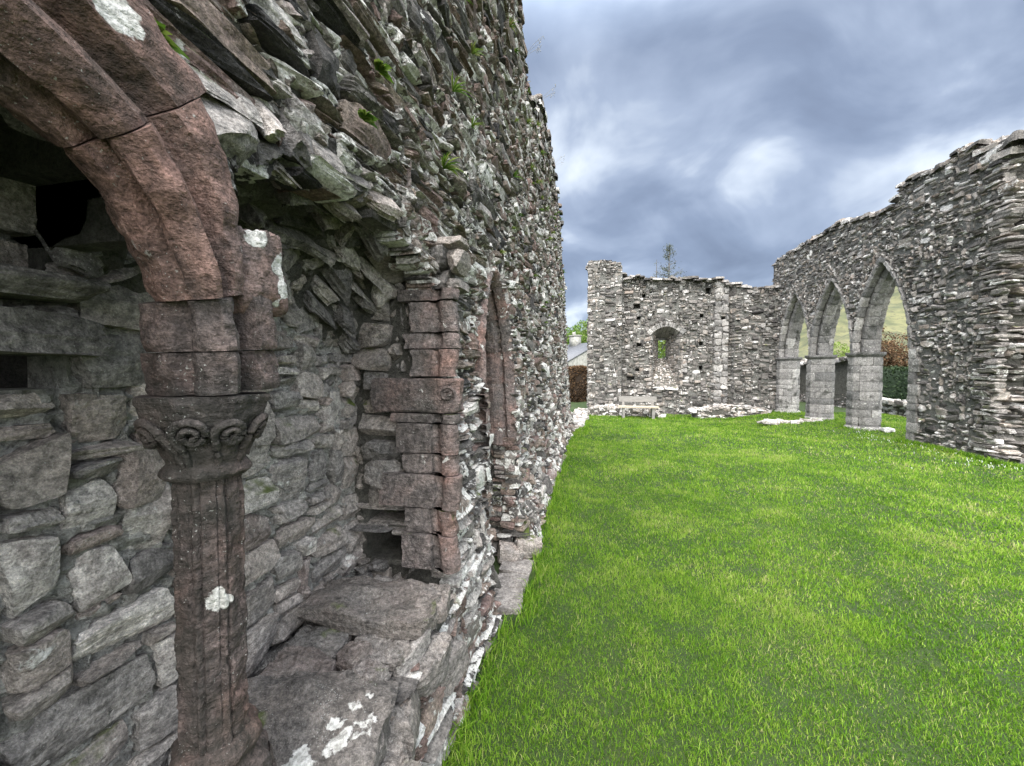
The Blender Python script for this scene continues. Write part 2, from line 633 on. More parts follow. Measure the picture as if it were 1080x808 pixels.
def dense(prof, step):
    """adds points along a closed polygon so that noise has something to move"""
    prof = np.asarray(prof, float)
    o = []
    for i in range(len(prof)):
        a, b = prof[i], prof[(i + 1) % len(prof)]
        m = max(1, int(np.linalg.norm(b - a) / step))
        for k in range(m):
            o.append(a + (b - a) * k / m)
    return np.array(o)


def boulder(name, loc, size, rot, seed, mat, tint, label, cat, group=None, cuts=9, amp=.08, strata=.05, parent=None, sub=22, lich=None):
    r = np.random.default_rng(seed)
    V0, F = _grid[sub]
    V = shape_stone(V0, r, cuts=cuts, amp=amp, strata=strata, rnd=.12)
    V = V * np.array(size) / 2
    hh = fbm(np.stack([V[:, 0] * 5, V[:, 1] * 5, V[:, 2] * 2 + seed], -1), 4) * .035 * min(1, size[2] / .1)
    V[:, 2] += (np.floor(hh / .009) * .009 * .75 + hh * .25) * (V[:, 2] > 0)
    # rough bedding planes
    V += (fbm(V * 26 + seed, 3) * .006)[:, None] * V / np.linalg.norm(V, axis=1)[:, None]
    a, b, c = rot
    Rx = np.array([[1, 0, 0], [0, math.cos(a), -math.sin(a)], [0, math.sin(a), math.cos(a)]])
    Ry = np.array([[math.cos(b), 0, math.sin(b)], [0, 1, 0], [-math.sin(b), 0, math.cos(b)]])
    Rz = np.array([[math.cos(c), -math.sin(c), 0], [math.sin(c), math.cos(c), 0], [0, 0, 1]])
    V = V @ (Rz @ Ry @ Rx).T
    T = np.tile(np.array(tint, float), (len(V), 1))
    if lich:
        for (p, rad, amt) in lich:
            dd = np.linalg.norm(V + np.array(loc) - np.array(p), axis=1)
            T[:, 2] = np.maximum(T[:, 2], amt * (1 - smooth(rad * .5, rad, dd)))
    acc = Acc()
    acc.add(V, F, T)
    o = acc.build(name, mat, parent, sharp=32)
    o.location = loc
    if not parent:
        tag(o, label, cat, group)
    return o


# ================================================================== THE NEAR (LEFT) WALL
PL_TOP_Y = [-1.5, 4.2, 4.56, 4.91, 5.37, 5.64, 5.95, 6.15, 6.9, 7.9, 8.4, 9.9, 10.3, 10.6, 10.85, 11.0]
PL_TOP_Z = [6.3, 6.25, 5.92, 5.54, 5.26, 4.97, 5.08, 5.9, 6.1, 6.2, 5.98, 5.69, 4.9, 3.4, 2.3, 0.2]


def left_top(y):
    return np.interp(y, PL_TOP_Y, PL_TOP_Z) + n1(y, 3.3, 3.0) * .10 + n1(y, 8.3, 9.0) * .05


HEAD_Y = [-1.0, -.56, -.45, -.3, 0.0, .3, .414, .453, .497, .545, .58, .62, .66, .82, 1.05, 1.29, 1.5, 1.62]
HEAD_Z = [1.6, 1.75, 1.95, 2.08, 2.16, 2.12, 2.085, 2.045, 1.935, 1.84, 1.74, 1.87, 2.03, 2.06, 2.12, 2.11, 2.03, 1.93]


def door_head(y):
    t = np.clip(np.abs(y - 2.7) / .42, 0, 1)
    return 1.42 + .88 * np.sqrt(np.clip(1 - t ** 1.55, 0, 1))


HOLES = [(3.45, 2.42, .12, .13), (3.5, 2.06, .13, .18), (4.6, 2.5, .16, .2), (4.7, 2.05, .14, .18), (6.2, 2.6, .16, .2), (7.0, 3.6, .16, .16)]


def left_mask(y, z):
    m = (z > -.12) & (z < left_top(y)) & (y < 10.98)
    rag = n1(y, 1.7, 14.0) * .02
    bay = (y < 1.63) & (y > -.58) & (z > .56 + rag) & (z < np.interp(y, HEAD_Y, HEAD_Z) + rag)
    door = (np.abs(y - 2.7) < .42) & (z < door_head(y)) & (z > .02)
    m &= ~bay & ~door
    for (a, b, w, h) in HOLES:
        m &= ~((np.abs(y - a) < w / 2) & (np.abs(z - b) < h / 2))
    return m


def left_core(y, z):
    m = left_mask(y, z)
    m &= ~((y < 1.92) & (y > -.7) & (z > .50) & (z < np.interp(y, HEAD_Y, HEAD_Z) + .10))
    return m & ~((np.abs(y - 2.7) < .56) & (z < door_head(y) + .12))


def fm_left(u, v, w):
    bulge = fbm(np.stack([u * .9, v * .9, np.full_like(u, 4.2)], -1), 2) * .035
    flare = .10 * (1 - smooth(0, .55, v)) * smooth(1.6, 3.4, u)
    return np.stack([-.62 - .05 * (v - 1.0) + bulge + flare + w, u, v + n1(u, 5.5, .8) * .03], -1)


left = empty('ruined_wall', (-.7, 5, 0), 'long tall slate rubble wall with carved seat recess and narrow doorway, close by', 'ruined wall')
DL = [(.34, .08, .22, .020, .04), (.36, .16, .38, .028, .06), (.22, .24, .52, .05, .11), (.05, .16, .32, .10, .15), (.08, .03, .07, .025, .05)]
DLF = [(.35, .10, .25, .035, .065), (.35, .2, .45, .045, .09), (.2, .3, .6, .07, .15), (.08, .05, .1, .03, .05)]
PAL_L = palette([(.06, 1.2), (.18, 2.0), (.34, 2.0), (.52, 2.6), (.64, 2.0), (.80, 1.7), (.97, .9)], (.75, 1.3), (.25, 1.12))
acc = Acc()
cn = pack(-1.2, 4.0, -.12, 6.3, .015, left_mask, DL, rng)
nearm = (cn[:, 0] < 2.6) & (cn[:, 0] > -.4) & (cn[:, 2] < 3.9)
place(acc, cn[nearm], fm_left, T_HI, rng, .17, (-.014, .024), .005, .24, 5.0, .07, PAL_L)
place(acc, cn[~nearm], fm_left, T_MID, rng, .17, (-.02, .034), .006, .24, 6.0, .10, PAL_L)
cf = pack(4.0, 11.0, -.12, 6.3, .02, left_mask, DLF, rng)
place(acc, cf, fm_left, T_MID, rng, .18, (-.02, .036), .009, .22, 6.0, .11, PAL_L)
DC = [(.5, .04, .13, .016, .035), (.3, .03, .07, .03, .05), (.2, .10, .2, .02, .04)]
chipc = pack(-.3, 4.5, -.1, 5.4, .015, lambda y, z: left_mask(y, z) & left_core(y, z), DC, rng)
place(acc, chipc, fm_left, T_MID, rng, .10, (-.042, -.004), .004, .3, 12, .2, PAL_L)
slab(acc, -1.2, 11.0, -.12, 6.28, .04, left_core, fm_left, -.058, -.48, 1, .035, 22)
# the body behind the facing, closing the recesses
slab(acc, -1.2, 10.9, -.12, 6.2, .1, lambda y, z: z < left_top(y) - .06, lambda u, v, w: np.stack([-.62 - .05 * (v - 1) + w, u, v], -1), -.66, -1.25, 1, .01, 5)
# broken far end and ragged top stones across the thickness
capc = []
for y in np.arange(4.0, 10.8, .16):
    for x in np.arange(0, 1.1, .2):
        capc.append((y + rng.uniform(-.04, .04), x, rng.uniform(.14, .3), rng.uniform(.12, .24)))
for (y, x, a, b) in capc:
    zt = float(left_top(np.array(y))) + rng.uniform(-.05, .03)
    cell = np.array([[y - a / 2, y + a / 2, x - b / 2, x + b / 2]])
    place(acc, cell, lambda u, v, w: np.stack([-.68 - .05 * (zt - 1) - v, u, zt + w], -1), T_MID, rng, .12, (0, .05), .0, .2, 8, .12, PAL_L)
acc.build('rubble_facing', [M_SLATE, M_DEEP], left)

# ---- recess: back wall of big pointed blocks
acc = Acc()
BKX = -1.09
DB = [(.5, .24, .48, .09, .16), (.35, .12, .26, .05, .11), (.35, .05, .14, .03, .06)]
hole = lambda y, z: ((np.abs(y - .52) < .10) & (np.abs(z - 1.63) < .06))
bk_mask = lambda y, z: ~hole(y, z)


def fm_back(u, v, w):
    bl = fbm(np.stack([u * 2, v * 2, np.full_like(u, 9.1)], -1), 2) * .02
    return np.stack([BKX + bl + w, u, v + n1(u, 2.5, 1.6) * .03], -1)


PAL_B = palette([(.26, 1.0), (.38, 2.6), (.46, 2.4), (.54, 1.2), (.62, .6), (.80, 1.6)], (.85, 1.25), (.1, .85))
cb = pack(-.6, 1.70, .5, 2.2, .02, bk_mask, DB, rng, .05)
bigs = (cb[:, 1] - cb[:, 0] > .14)
place(acc, cb[bigs], fm_back, T_BLK, rng, .16, (.0, .028), .012, .2, 2.5, .05, PAL_B)
place(acc, cb[~bigs], fm_back, T_BLKM, rng, .12, (-.004, .03), .008, .25, 5, .1, PAL_B)
slab(acc, -.6, 1.7, .5, 2.2, .014, bk_mask, fm_back, -.034, -.15, 1, .034, 34)
acc.build('recess_back', [M_BLOCK, M_MORTAR], left)

# ---- ragged corbelled underside above the second seat, and the roof of the first
acc = Acc()
VD = np.array([.50, 0, .40])
VDn = VD / np.linalg.norm(VD)
VN = np.array([VDn[2], 0, -VDn[0]])


def fm_vault(u, v, w):
    top = np.interp(u, [.5, .9, 1.3, 1.65], [-.02, .05, .06, -.06])
    lump = fbm(np.stack([u * 3, v * 3, np.full_like(u, 2.2)], -1), 2) * .05
    b = np.stack([BKX + .0 * u, u, 1.72 + top], -1)
    return b + v[..., None] * VDn + (w + lump - .09 * np.sin(np.clip(v / .58, 0, 1) * math.pi) * smooth(.56, .8, u))[..., None] * VN


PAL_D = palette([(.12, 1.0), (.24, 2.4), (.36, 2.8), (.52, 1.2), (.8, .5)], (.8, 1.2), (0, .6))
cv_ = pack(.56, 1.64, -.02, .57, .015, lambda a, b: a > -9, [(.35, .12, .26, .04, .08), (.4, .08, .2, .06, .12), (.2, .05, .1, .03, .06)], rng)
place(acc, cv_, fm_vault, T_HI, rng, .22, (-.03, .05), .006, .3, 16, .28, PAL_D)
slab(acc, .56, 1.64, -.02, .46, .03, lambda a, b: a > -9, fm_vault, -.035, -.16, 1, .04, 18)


def fm_roof(u, v, w):
    lump = fbm(np.stack([u * 3, v * 3, np.full_like(u, 6.2)], -1), 2) * .03
    return np.stack([BKX + .42 - v, u, 1.97 - w - lump + .10 * (v / .4)], -1)


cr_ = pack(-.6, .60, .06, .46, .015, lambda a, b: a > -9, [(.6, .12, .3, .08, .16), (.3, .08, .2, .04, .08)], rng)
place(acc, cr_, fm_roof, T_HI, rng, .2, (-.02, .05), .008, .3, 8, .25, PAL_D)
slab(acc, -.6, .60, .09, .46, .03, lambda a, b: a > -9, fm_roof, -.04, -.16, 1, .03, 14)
# two long corbel blocks low on the dark vault
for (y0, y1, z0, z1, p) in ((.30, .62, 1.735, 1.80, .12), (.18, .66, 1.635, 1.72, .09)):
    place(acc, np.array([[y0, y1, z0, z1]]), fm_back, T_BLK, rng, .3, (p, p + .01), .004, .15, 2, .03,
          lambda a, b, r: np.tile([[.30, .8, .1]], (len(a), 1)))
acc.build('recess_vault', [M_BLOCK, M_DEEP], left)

# ---- wall added at the viewer's end of the first bay (outside the frame, keeps it dark)
acc = Acc()
fm_end = lambda u, v, w: np.stack([-.62 - u, -.56 + w, v], -1)
ce = pack(0, .5, .5, 2.1, .03, lambda a, b: a > -9, DB, rng)
place(acc, ce, fm_end, T_MID, rng, .15, (-.01, .03), .01, .2, 4, .08, PAL_B)
slab(acc, 0, .5, .5, 2.2, .1, lambda a, b: a > -9, fm_end, -.02, -.1, 1, .01, 10)
acc.build('recess_shade_wall', [M_BLOCK, M_MORTAR], left)

# ---- jamb of the seat recess: grey boulders + red moulded quoins with the worn capital
JY = 1.61
fm_jamb = lambda u, v, w: np.stack([u, JY - w + 0 * v, v], -1)


def jz(py):
    return 1.556 - (py - 400) * .00432


acc = Acc()
slots = lambda x, z: ((x > -1.06) & (x < -.83) & (z > .868) & (z < .938)) | ((x > -1.06) & (x < -.83) & (z > .70) & (z < .84))
quoin_zone = lambda x, z: (x > -.84 + .03 * np.sin(z * 31)) & (z < 1.95)
cj = pack(-1.12, -.56, .5, 2.2, .014, lambda x, z: ~slots(x, z) & ~quoin_zone(x, z),
          [(.75, .13, .28, .085, .135), (.25, .08, .14, .04, .07)], rng, .05)
bg = (cj[:, 1] - cj[:, 0] > .08)
PAL_J = palette([(.26, 1.4), (.40, 2.4), (.50, 1.8)], (.75, 1.0), (.0, .45))
place(acc, cj[bg], fm_jamb, T_BLK, rng, .2, (.0, .045), .010, .25, 4, .06, PAL_J)
place(acc, cj[~bg], fm_jamb, T_HI, rng, .2, (-.03, .02), .01, .3, 8, .1, PAL_J)
slab(acc, -1.12, -.70, .5, 2.1, .02, lambda x, z: ~slots(x, z), fm_jamb, -.035, -.42, 1, .02, 24)
for zz in (.854, .953):
    place(acc, np.array([[-1.10, -.81, zz - .013, zz + .013]]), fm_jamb, T_BLK, rng, .3, (.005, .02), 0, .15, 1, .05,
          lambda a, b, r: np.tile([[.40, 1.0, .4]], (len(a), 1)))
acc.build('recess_jamb', [M_BLOCK, M_DEEP], left)

QP = [(-.86, .0), (-.70, .0), (-.695, -.022), (-.672, -.028), (-.655, -.012), (-.648, .006), (-.632, .016), (-.612, .018), (-.592, .010),
      (-.580, -.006), (-.577, -.028), (-.590, -.055), (-.60, -.07), (-.86, -.07)]
QP = dense(QP, .012)
jam = empty('carved_jamb', (-.6, 1.6, .7))
jam.parent = left
jam.matrix_parent_inverse = left.matrix_basis.inverted()
rows = [(.705, .862, -.845, .40, .012), (.865, .975, -.82, .44, -.004), (.98, 1.13, -.96, .34, .003), (1.133, 1.222, -.84, .36, -.006), (1.226, 1.36, -.865, .42, .004),
        (1.363, 1.405, -.90, .28, -.008), (1.57, 1.69, -.79, .44, .002), (1.694, 1.762, -.84, .28, -.012), (1.766, 1.90, -.80, .26, -.006), (1.905, 1.955, -.86, .22, .0)]
for k, (z0, z1, xl, rr, pr) in enumerate(rows):
    a = Acc()
    zs = np.linspace(z0 + .001, z1 - .001, max(6, int((z1 - z0) / .010)))
    P = QP.copy()
    f_ = (P[:, 0] + .70) / (-.16)
    P[:, 0] = np.where(P[:, 0] < -.70, -.70 + (xl + .70) * np.clip(f_, 0, 1), P[:, 0])
    P[:, 1] += pr
    n = len(zs)
    A = np.tile([1.0, 0, 0], (n, 1))
    B = np.tile([0, -1.0, 0], (n, 1))
    path = np.stack([rng.normal(0, .006) + (zs - zs[0]) * rng.normal(0, .05), np.full(n, JY - .025 + rng.normal(0, .005)), zs], -1)
    g_ = rng.uniform(.85, 1.1)
    sweep(a, path, A, B, P, (rr, g_, rng.uniform(.25, .5)), 0, .009, 24, seed=k * 7.1, shrink=.003)
    # only the corner roll is of red stone, the tail of each quoin is grey-brown
    xx = a.V[-1][:, 0]
    a.T[-1][:, 0] = .22 + (rr - .22) * smooth(-.70, -.655, xx)
    a.T[-1][:, 1] *= 1.25 - .2 * smooth(-.70, -.655, xx)
    a.build('quoin', M_RED, jam)
# respond capital with a small scroll
a = Acc()
zs = np.linspace(1.41, 1.562, 18)
n = len(zs)
CP = QP.copy()
CP[:, 0] = np.where(CP[:, 0] < -.70, -.70 + (CP[:, 0] + .70) * 1.9, CP[:, 0])
grow = np.interp(zs, [1.41, 1.45, 1.53, 1.562], [0.0, .012, .03, .03])
for_caps = []
cpr = np.array([(-.99, 0), (-.74, .0), (-.68, .006), (-.62, .012), (-.585, .006), (-.568, -.02), (-.57, -.08), (-.99, -.08)])
cpr = dense(cpr, .012)
path = np.stack([np.full(n, 0.0), np.full(n, JY - .028), zs], -1)
sweep(a, path, np.tile([1.0, 0, 0], (n, 1)), np.tile([0, -1.0, 0], (n, 1)), cpr, (.42, .9, .35), 0, .010, 15, seed=51., shrink=.012)
th = np.linspace(0, 4.2 * math.pi, 60)
a.T[-1][:, 0] = .22 + .22 * smooth(-.72, -.66, a.V[-1][:, 0])
rad = .034 * np.exp(-th * .11)
sp = np.stack([-.615 + rad * np.cos(th), np.full_like(th, JY - .047), 1.495 + rad * np.sin(th)], -1)


def tube(acc, path, rad, tint, seg=8, noise=.002, mi=0, lich=None):
    path = np.asarray(path, float)
    n = len(path)
    t = np.gradient(path, axis=0)
    t /= np.linalg.norm(t, axis=1)[:, None]
    up = np.where(np.abs(t[:, 2:3]) > .9, np.array([[1.0, 0, 0]]), np.array([[0, 0, 1.0]]))
    a_ = np.cross(t, up)
    a_ /= np.linalg.norm(a_, axis=1)[:, None]
    b_ = np.cross(t, a_)
    ang = np.linspace(0, 2 * math.pi, seg, endpoint=False)
    sweep(acc, path, a_, b_, np.stack([np.cos(ang), np.sin(ang)], -1), tint, mi, noise, 60, scale=np.broadcast_to(rad, (n,)), lich=lich)


tube(a, sp, .007, (.42, .8, .3))
a.build('respond_capital', M_RED, jam)

# ---- moulded arch over the first seat
arch = empty('seat_arch', (-.62, .5, 1.55))
arch.parent = left
arch.matrix_parent_inverse = left.matrix_basis.inverted()
AP = [(.178, -.006), (.150, .004), (.112, .004), (.104, -.010), (.094, -.032), (.080, -.040), (.070, -.026), (.060, .002), (.042, .012), (.022, .008), (.006, -.006),
      (0.0, -.022), (.008, -.036), (.024, -.044), (.010, -.052), (-.008, -.056), (-.012, -.072), (-.004, -.094), (.008, -.118), (.178, -.118)]
AP = dense(AP, .010)
apts = [(.508, 1.556), (.503, 1.632), (.493, 1.709), (.445, 1.815), (.383, 1.895), (.30, 1.940), (.2, 1.972), (.05, 1.992), (-.12, 1.98), (-.28, 1.91), (-.40, 1.80), (-.47, 1.68), (-.5, 1.556)]
curve = resample(apts, .009)
tan = np.gradient(curve, axis=0)
tan /= np.linalg.norm(tan, axis=1)[:, None]
outw = np.stack([tan[:, 1], -tan[:, 0]], -1)


def nearest(p):
    return int(np.argmin(np.linalg.norm(curve - np.array(p), axis=1)))


cutsA = [0, nearest((.503, 1.632)), nearest((.493, 1.709)), nearest((.383, 1.895)), nearest((.2, 1.972)), nearest((-.05, 1.99)), nearest((-.28, 1.91)), nearest((-.44, 1.74)), len(curve) - 1]
vt = [(.28, .62, .15), (.32, .74, .3), (.60, .84, .35), (.48, .72, .35), (.50, .75, .3), (.5, 1, .3), (.45, 1, .2), (.4, 1, .2)]
proud = [0, .004, .012, .0, .006, 0, .004, 0]
lichA = [((-.60, .548, 1.80), .022, 1.7), ((-.60, .50, 2.10), .04, 1.0), ((-.62, .37, 2.085), .05, 1.7), ((-.60, .39, 2.06), .04, 1.6)]
for k in range(8):
    i0, i1 = cutsA[k], cutsA[k + 1]
    seg = curve[i0:i1 + 1].copy()
    o_ = outw[i0:i1 + 1]
    seg[0] += tan[i0] * .001
    seg[-1] -= tan[i1] * .001
    n = len(seg)
    path = np.stack([np.full(n, -.598 + proud[k]), seg[:, 0], seg[:, 1]], -1)
    A = np.stack([np.zeros(n), o_[:, 0], o_[:, 1]], -1)
    B = np.tile([1.0, 0, 0], (n, 1))
    a = Acc()
    P = AP.copy()
    if k < 2:
        P[:, 1] *= np.where(P[:, 1] < 0, 1.28, 1)
        P[:, 0] *= np.where(P[:, 0] > 0, .78, 1)
    if k == 3:
        P[:, 0] = np.where(P[:, 0] > .1, .1 + (P[:, 0] - .1) * 1.3, P[:, 0])
    if k == 2:
        wd = np.interp(np.linspace(0, 1, n), [0, .5, 1], [.42, .66, .92])
        P = P[None] * np.stack([np.where(P[None, :, 0] > 0, wd[:, None], 1.0), np.ones((n, len(P)))], -1)
    sweep(a, path, A, B, P, vt[k], 0, .008, 22, seed=3.3 * k, lich=lichA, shrink=.0015)
    a.build('voussoir', M_RED, arch)
# broken springer of the lost second arch, white with lichen
lsp = boulder('springer_stump', (-.648, .606, 1.785), (.12, .105, .17), (.12, 0, .15), 31, M_RED, (.52, .95, .3), None, None, parent=arch, sub=22,
              lich=[((-.59, .585, 1.84), .032, 1.35), ((-.588, .64, 1.80), .03, 1.4), ((-.59, .65, 1.755), .03, 1.4), ((-.59, .63, 1.72), .02, 1.2)])

# ---- free-standing shaft with scrolled capital
CX, CY = -.69, .57
colm = empty('seat_column', (CX, CY, .6))
colm.parent = left
colm.matrix_parent_inverse = left.matrix_basis.inverted()
TC = R(-39.7)


def ring(rf, n=96):
    th = np.linspace(0, 2 * math.pi, n, endpoint=False)
    return th, np.stack([np.cos(th) * rf(th), np.sin(th) * rf(th)], -1)


th, _ = ring(lambda t: 1 + 0 * t)


def shaft_r(t):
    q = (t - TC) / (2 * math.pi) * 8
    fr = q - np.round(q)
    octa = np.cos(math.pi / 8) / np.cos((fr) * 2 * math.pi / 8)
    groove = np.exp(-((np.abs(fr) - .34) / .05) ** 2)
    return .0545 * octa * (1 - .10 * groove)


a = Acc()
zs = np.arange(.905, 1.418, .007)
n = len(zs)
th, pr = ring(shaft_r, 112)
path = np.stack([np.full(n, CX), np.full(n, CY), zs], -1)
sc_ = 1 + .012 * np.sin(zs * 30) - .07 * np.exp(-((zs - 1.18) / .02) ** 2) * 0 + np.interp(zs, [.9, .93, .98], [.06, .02, 0])
sweep(a, path, np.tile([1.0, 0, 0], (n, 1)), np.tile([0, 1.0, 0], (n, 1)), pr, (.30, .56, .25), 0, .0045, 38, scale=sc_, seed=12.,
      lich=[((CX + .045, CY - .035, 1.196), .03, 1.15), ((CX + .05, CY - .018, 1.18), .026, 1.1)])
a.build('shaft', M_RED, colm)

a = Acc()
zs = np.linspace(1.408, 1.555, 44)
n = len(zs)


def capr(z):
    return np.interp(z, [1.408, 1.414, 1.420, 1.428, 1.436, 1.46, 1.49, 1.52, 1.538, 1.544, 1.555],
                     [.058, .064, .066, .063, .058, .066, .078, .090, .094, .097, .097])


th = np.linspace(0, 2 * math.pi, 144, endpoint=False)
V = []
for z in zs:
    sq = smooth(1.47, 1.55, z)
    q = (th - TC) / (2 * math.pi) * 8
    fr = q - np.round(q)
    octa = np.cos(math.pi / 8) / np.cos(fr * 2 * math.pi / 8)
    r_ = capr(z) * (1 + (octa * 1.04 - 1) * sq)
    leaf = .5 + .5 * np.cos((th - TC) * 6 + 1.0)
    r_ = r_ * (1 - .10 * leaf * np.exp(-((z - 1.475) / .028) ** 2))
    r_ = r_ * (1 + .06 * perlin(np.stack([th * 3, th * 0 + .3, th * 0], -1)) * np.exp(-((z - 1.420) / .012) ** 2))
    V.append(np.stack([CX + r_ * np.cos(th), CY + r_ * np.sin(th), np.full_like(th, z)], -1))
V = np.array(V)
V += (fbm(V * 30, 4)[..., None] * .0032) * np.stack([np.cos(th), np.sin(th), 0 * th], -1)[None]
k_ = len(th)
F = []
for i in range(n - 1):
    j = np.arange(k_)
    F.append(np.stack([i * k_ + j, i * k_ + (j + 1) % k_, (i + 1) * k_ + (j + 1) % k_, (i + 1) * k_ + j], -1))
tp = np.arange(k_)
Vf = np.concatenate([V.reshape(-1, 3), [[CX, CY, 1.555], [CX, CY, 1.408]]])
F.append(np.stack([np.full(k_, n * k_), (n - 1) * k_ + tp, (n - 1) * k_ + (tp + 1) % k_, np.full(k_, -1)], -1))
F.append(np.stack([np.full(k_, n * k_ + 1), (tp + 1) % k_, tp, np.full(k_, -1)], -1))
F = np.concatenate(F)
acc_t = np.tile([.28, .60, .2], (len(Vf), 1))
a.V.append(Vf); a.Q.append(F); a.T.append(acc_t); a.M.append(np.zeros(len(F), np.int32)); a.n += len(Vf)


def on_bell(t, z, lift):
    r_ = capr(np.asarray(z)) + lift
    return np.stack([CX + r_ * np.cos(t), CY + r_ * np.sin(t), np.asarray(z) + 0 * t], -1)


# stems that rise and curl over into scrolls
for (t0, tc, s, zc, r0_) in ((-34, -66, -1, 1.490, .030), (-24, -14, 1, 1.492, .027), (14, 24, 1, 1.488, .026), (50, 70, 1, 1.49, .027), (100, 118, 1, 1.49, .027), (150, 140, -1, 1.49, .027), (190, 205, 1, 1.49, .027), (250, 240, -1, 1.49, .027)):
    tc_, t0_ = TC + R(tc), TC + R(t0)
    ph = np.linspace(0, 3.6 * math.pi, 54)
    rr_ = r0_ * np.exp(-ph * .13)
    st_ = np.linspace(0, 1, 16)[:-1]
    ang0 = math.pi if s > 0 else 0
    ang = ang0 - s * ph
    spt = tc_ + rr_ * np.cos(ang) / .082
    spz = zc + rr_ * np.sin(ang)
    stt = t0_ + (spt[0] - t0_) * st_ ** 1.5
    stz = 1.436 + (spz[0] - 1.436) * st_
    t_all = np.concatenate([stt, spt])
    z_all = np.concatenate([stz, spz])
    lift = np.concatenate([.000 + .003 * st_, np.linspace(.004, .010, len(ph))])
    w_ = np.concatenate([np.linspace(.0055, .0072, len(st_)), np.linspace(.0072, .0042, len(ph))])
    tube(a, on_bell(t_all, z_all, lift), w_, (.28, .66, .2), 10, .0012)
a.build('capital', M_RED, colm)

a = Acc()
prof_z = [(.925, .056), (.922, .064), (.912, .072), (.900, .074), (.890, .070), (.882, .064), (.872, .066), (.860, .078), (.845, .088), (.828, .090), (.815, .086),
          (.812, .092), (.80, .100), (.62, .104), (.54, .11)]
n = len(prof_z)
zz = resample(np.array(prof_z), .006)
n = len(zz)
pth = np.stack([np.full(n, CX), np.full(n, CY), zz[:, 0]], -1)
th, pr = ring(lambda t: np.cos(math.pi / 8) / np.cos(((t - TC) / (2 * math.pi) * 8 - np.round((t - TC) / (2 * math.pi) * 8)) * 2 * math.pi / 8), 96)
sweep(a, pth[::-1], np.tile([1.0, 0, 0], (n, 1)), np.tile([0, 1.0, 0], (n, 1)), pr, (.36, .6, .3), 0, .010, 16, scale=zz[::-1, 1], seed=77.)
a.build('column_base', M_RED, colm)

# ---- bench of the recess: rough fill on top of the plinth
acc = Acc()
fm_seat = lambda u, v, w: np.stack([u, v, .555 + w + .06 * smooth(1.15, 1.35, v) + fbm(np.stack([u * 4, v * 4, 0 * u], -1), 2) * .03], -1)
cs = pack(-1.10, -.60, -.55, 1.62, .02, lambda a, b: a > -9, [(.5, .12, .26, .1, .22), (.3, .08, .16, .06, .12), (.2, .04, .08, .04, .08)], rng)
place(acc, cs, fm_seat, T_HI, rng, .12, (-.02, .06), .008, .3, 12, .12, PAL_B)
slab(acc, -1.12, -.60, -.58, 1.64, .04, lambda a, b: a > -9, fm_seat, -.04, -.3, 1, .02, 14)
acc.build('seat_plinth', [M_BLOCK, M_DEEP], left)

# ---- doorway
door = empty('pointed_doorway', (-.7, 2.7, 0))
door.parent = left
door.matrix_parent_inverse = left.matrix_basis.inverted()
acc = Acc()
fm_dj = lambda u, v, w: np.stack([u, 3.12 - w + 0 * v, v], -1)
cd = pack(-1.12, -.60, 0, 1.42, .015, lambda a, b: a > -9, [(.6, .1, .24, .04, .08), (.3, .06, .14, .025, .05)], rng)
place(acc, cd, fm_dj, T_HI, rng, .14, (-.03, .05), .008, .25, 5, .14, PAL_L)
slab(acc, -1.12, -.66, 0, 1.42, .05, lambda a, b: a > -9, fm_dj, -.05, -.12, 1, .02, 14)
fm_dj2 = lambda u, v, w: np.stack([-u, 2.28 + w + 0 * v, v], -1)
cd = pack(.60, 1.12, 0, 1.5, .02, lambda a, b: a > -9, [(.6, .1, .24, .04, .08), (.3, .06, .14, .025, .05)], rng)
place(acc, cd, fm_dj2, T_MID, rng, .14, (-.03, .03), .008, .25, 5, .14, PAL_L)
cd = pack(2.2, 3.2, 0, 2.3, .02, lambda a, b: a > -9, DLF, rng)
place(acc, cd, lambda u, v, w: np.stack([-1.08 + w, u, v], -1), T_MID, rng, .14, (-.03, .03), .008, .25, 5, .14, PAL_B)
acc.build('door_jamb', [M_SLATE, M_DEEP], door)
dp = [(3.12, 1.42)]
yy = np.linspace(.40, 0, 22)
dpts = [(2.7 + y, float(door_head(np.array(2.7 + y))) - .02) for y in yy]
dcurve = np.array([(3.10, .98), (3.10, 1.2), (3.10, 1.35)] + dpts[1:] + [(5.4 - a_, b_) for a_, b_ in dpts[-2:0:-1]] + [(2.30, 1.35), (2.30, 1.2), (2.30, .98)])
L = np.concatenate([[0], np.cumsum(np.linalg.norm(np.diff(dcurve, axis=0), axis=1))])
s_ = np.arange(0, L[-1], .022)
dcurve = np.stack([np.interp(s_, L, dcurve[:, 0]), np.interp(s_, L, dcurve[:, 1])], -1)
t_ = np.gradient(dcurve, axis=0)
t_ /= np.linalg.norm(t_, axis=1)[:, None]
o_ = np.stack([t_[:, 1], -t_[:, 0]], -1)
DP = dense([(.06, .0), (.045, .012), (.03, .010), (.015, -.008), (.0, -.03), (-.005, -.06), (.02, -.08), (-.005, -.10), (-.04, -.12), (-.05, -.16), (-.035, -.20), (-.05, -.25), (-.05, -.34), (.085, -.34)], .02)
nb = 11
ed = np.linspace(0, len(dcurve) - 1, nb + 1).astype(int)
for k in range(nb):
    sl = slice(ed[k], ed[k + 1] + 1)
    c_ = dcurve[sl]
    n = len(c_)
    a = Acc()
    path = np.stack([-.62 - .05 * (c_[:, 1] - 1), c_[:, 0], c_[:, 1]], -1)
    A = np.stack([np.zeros(n), o_[sl][:, 0], o_[sl][:, 1]], -1)
    sweep(a, path, A, np.tile([1.0, 0, 0], (n, 1)), DP, (rng.uniform(.2, .48), rng.uniform(.8, 1.1), .5), 0, .010, 20, seed=k * 3., shrink=.004)
    a.build('door_voussoir', M_RED, door)

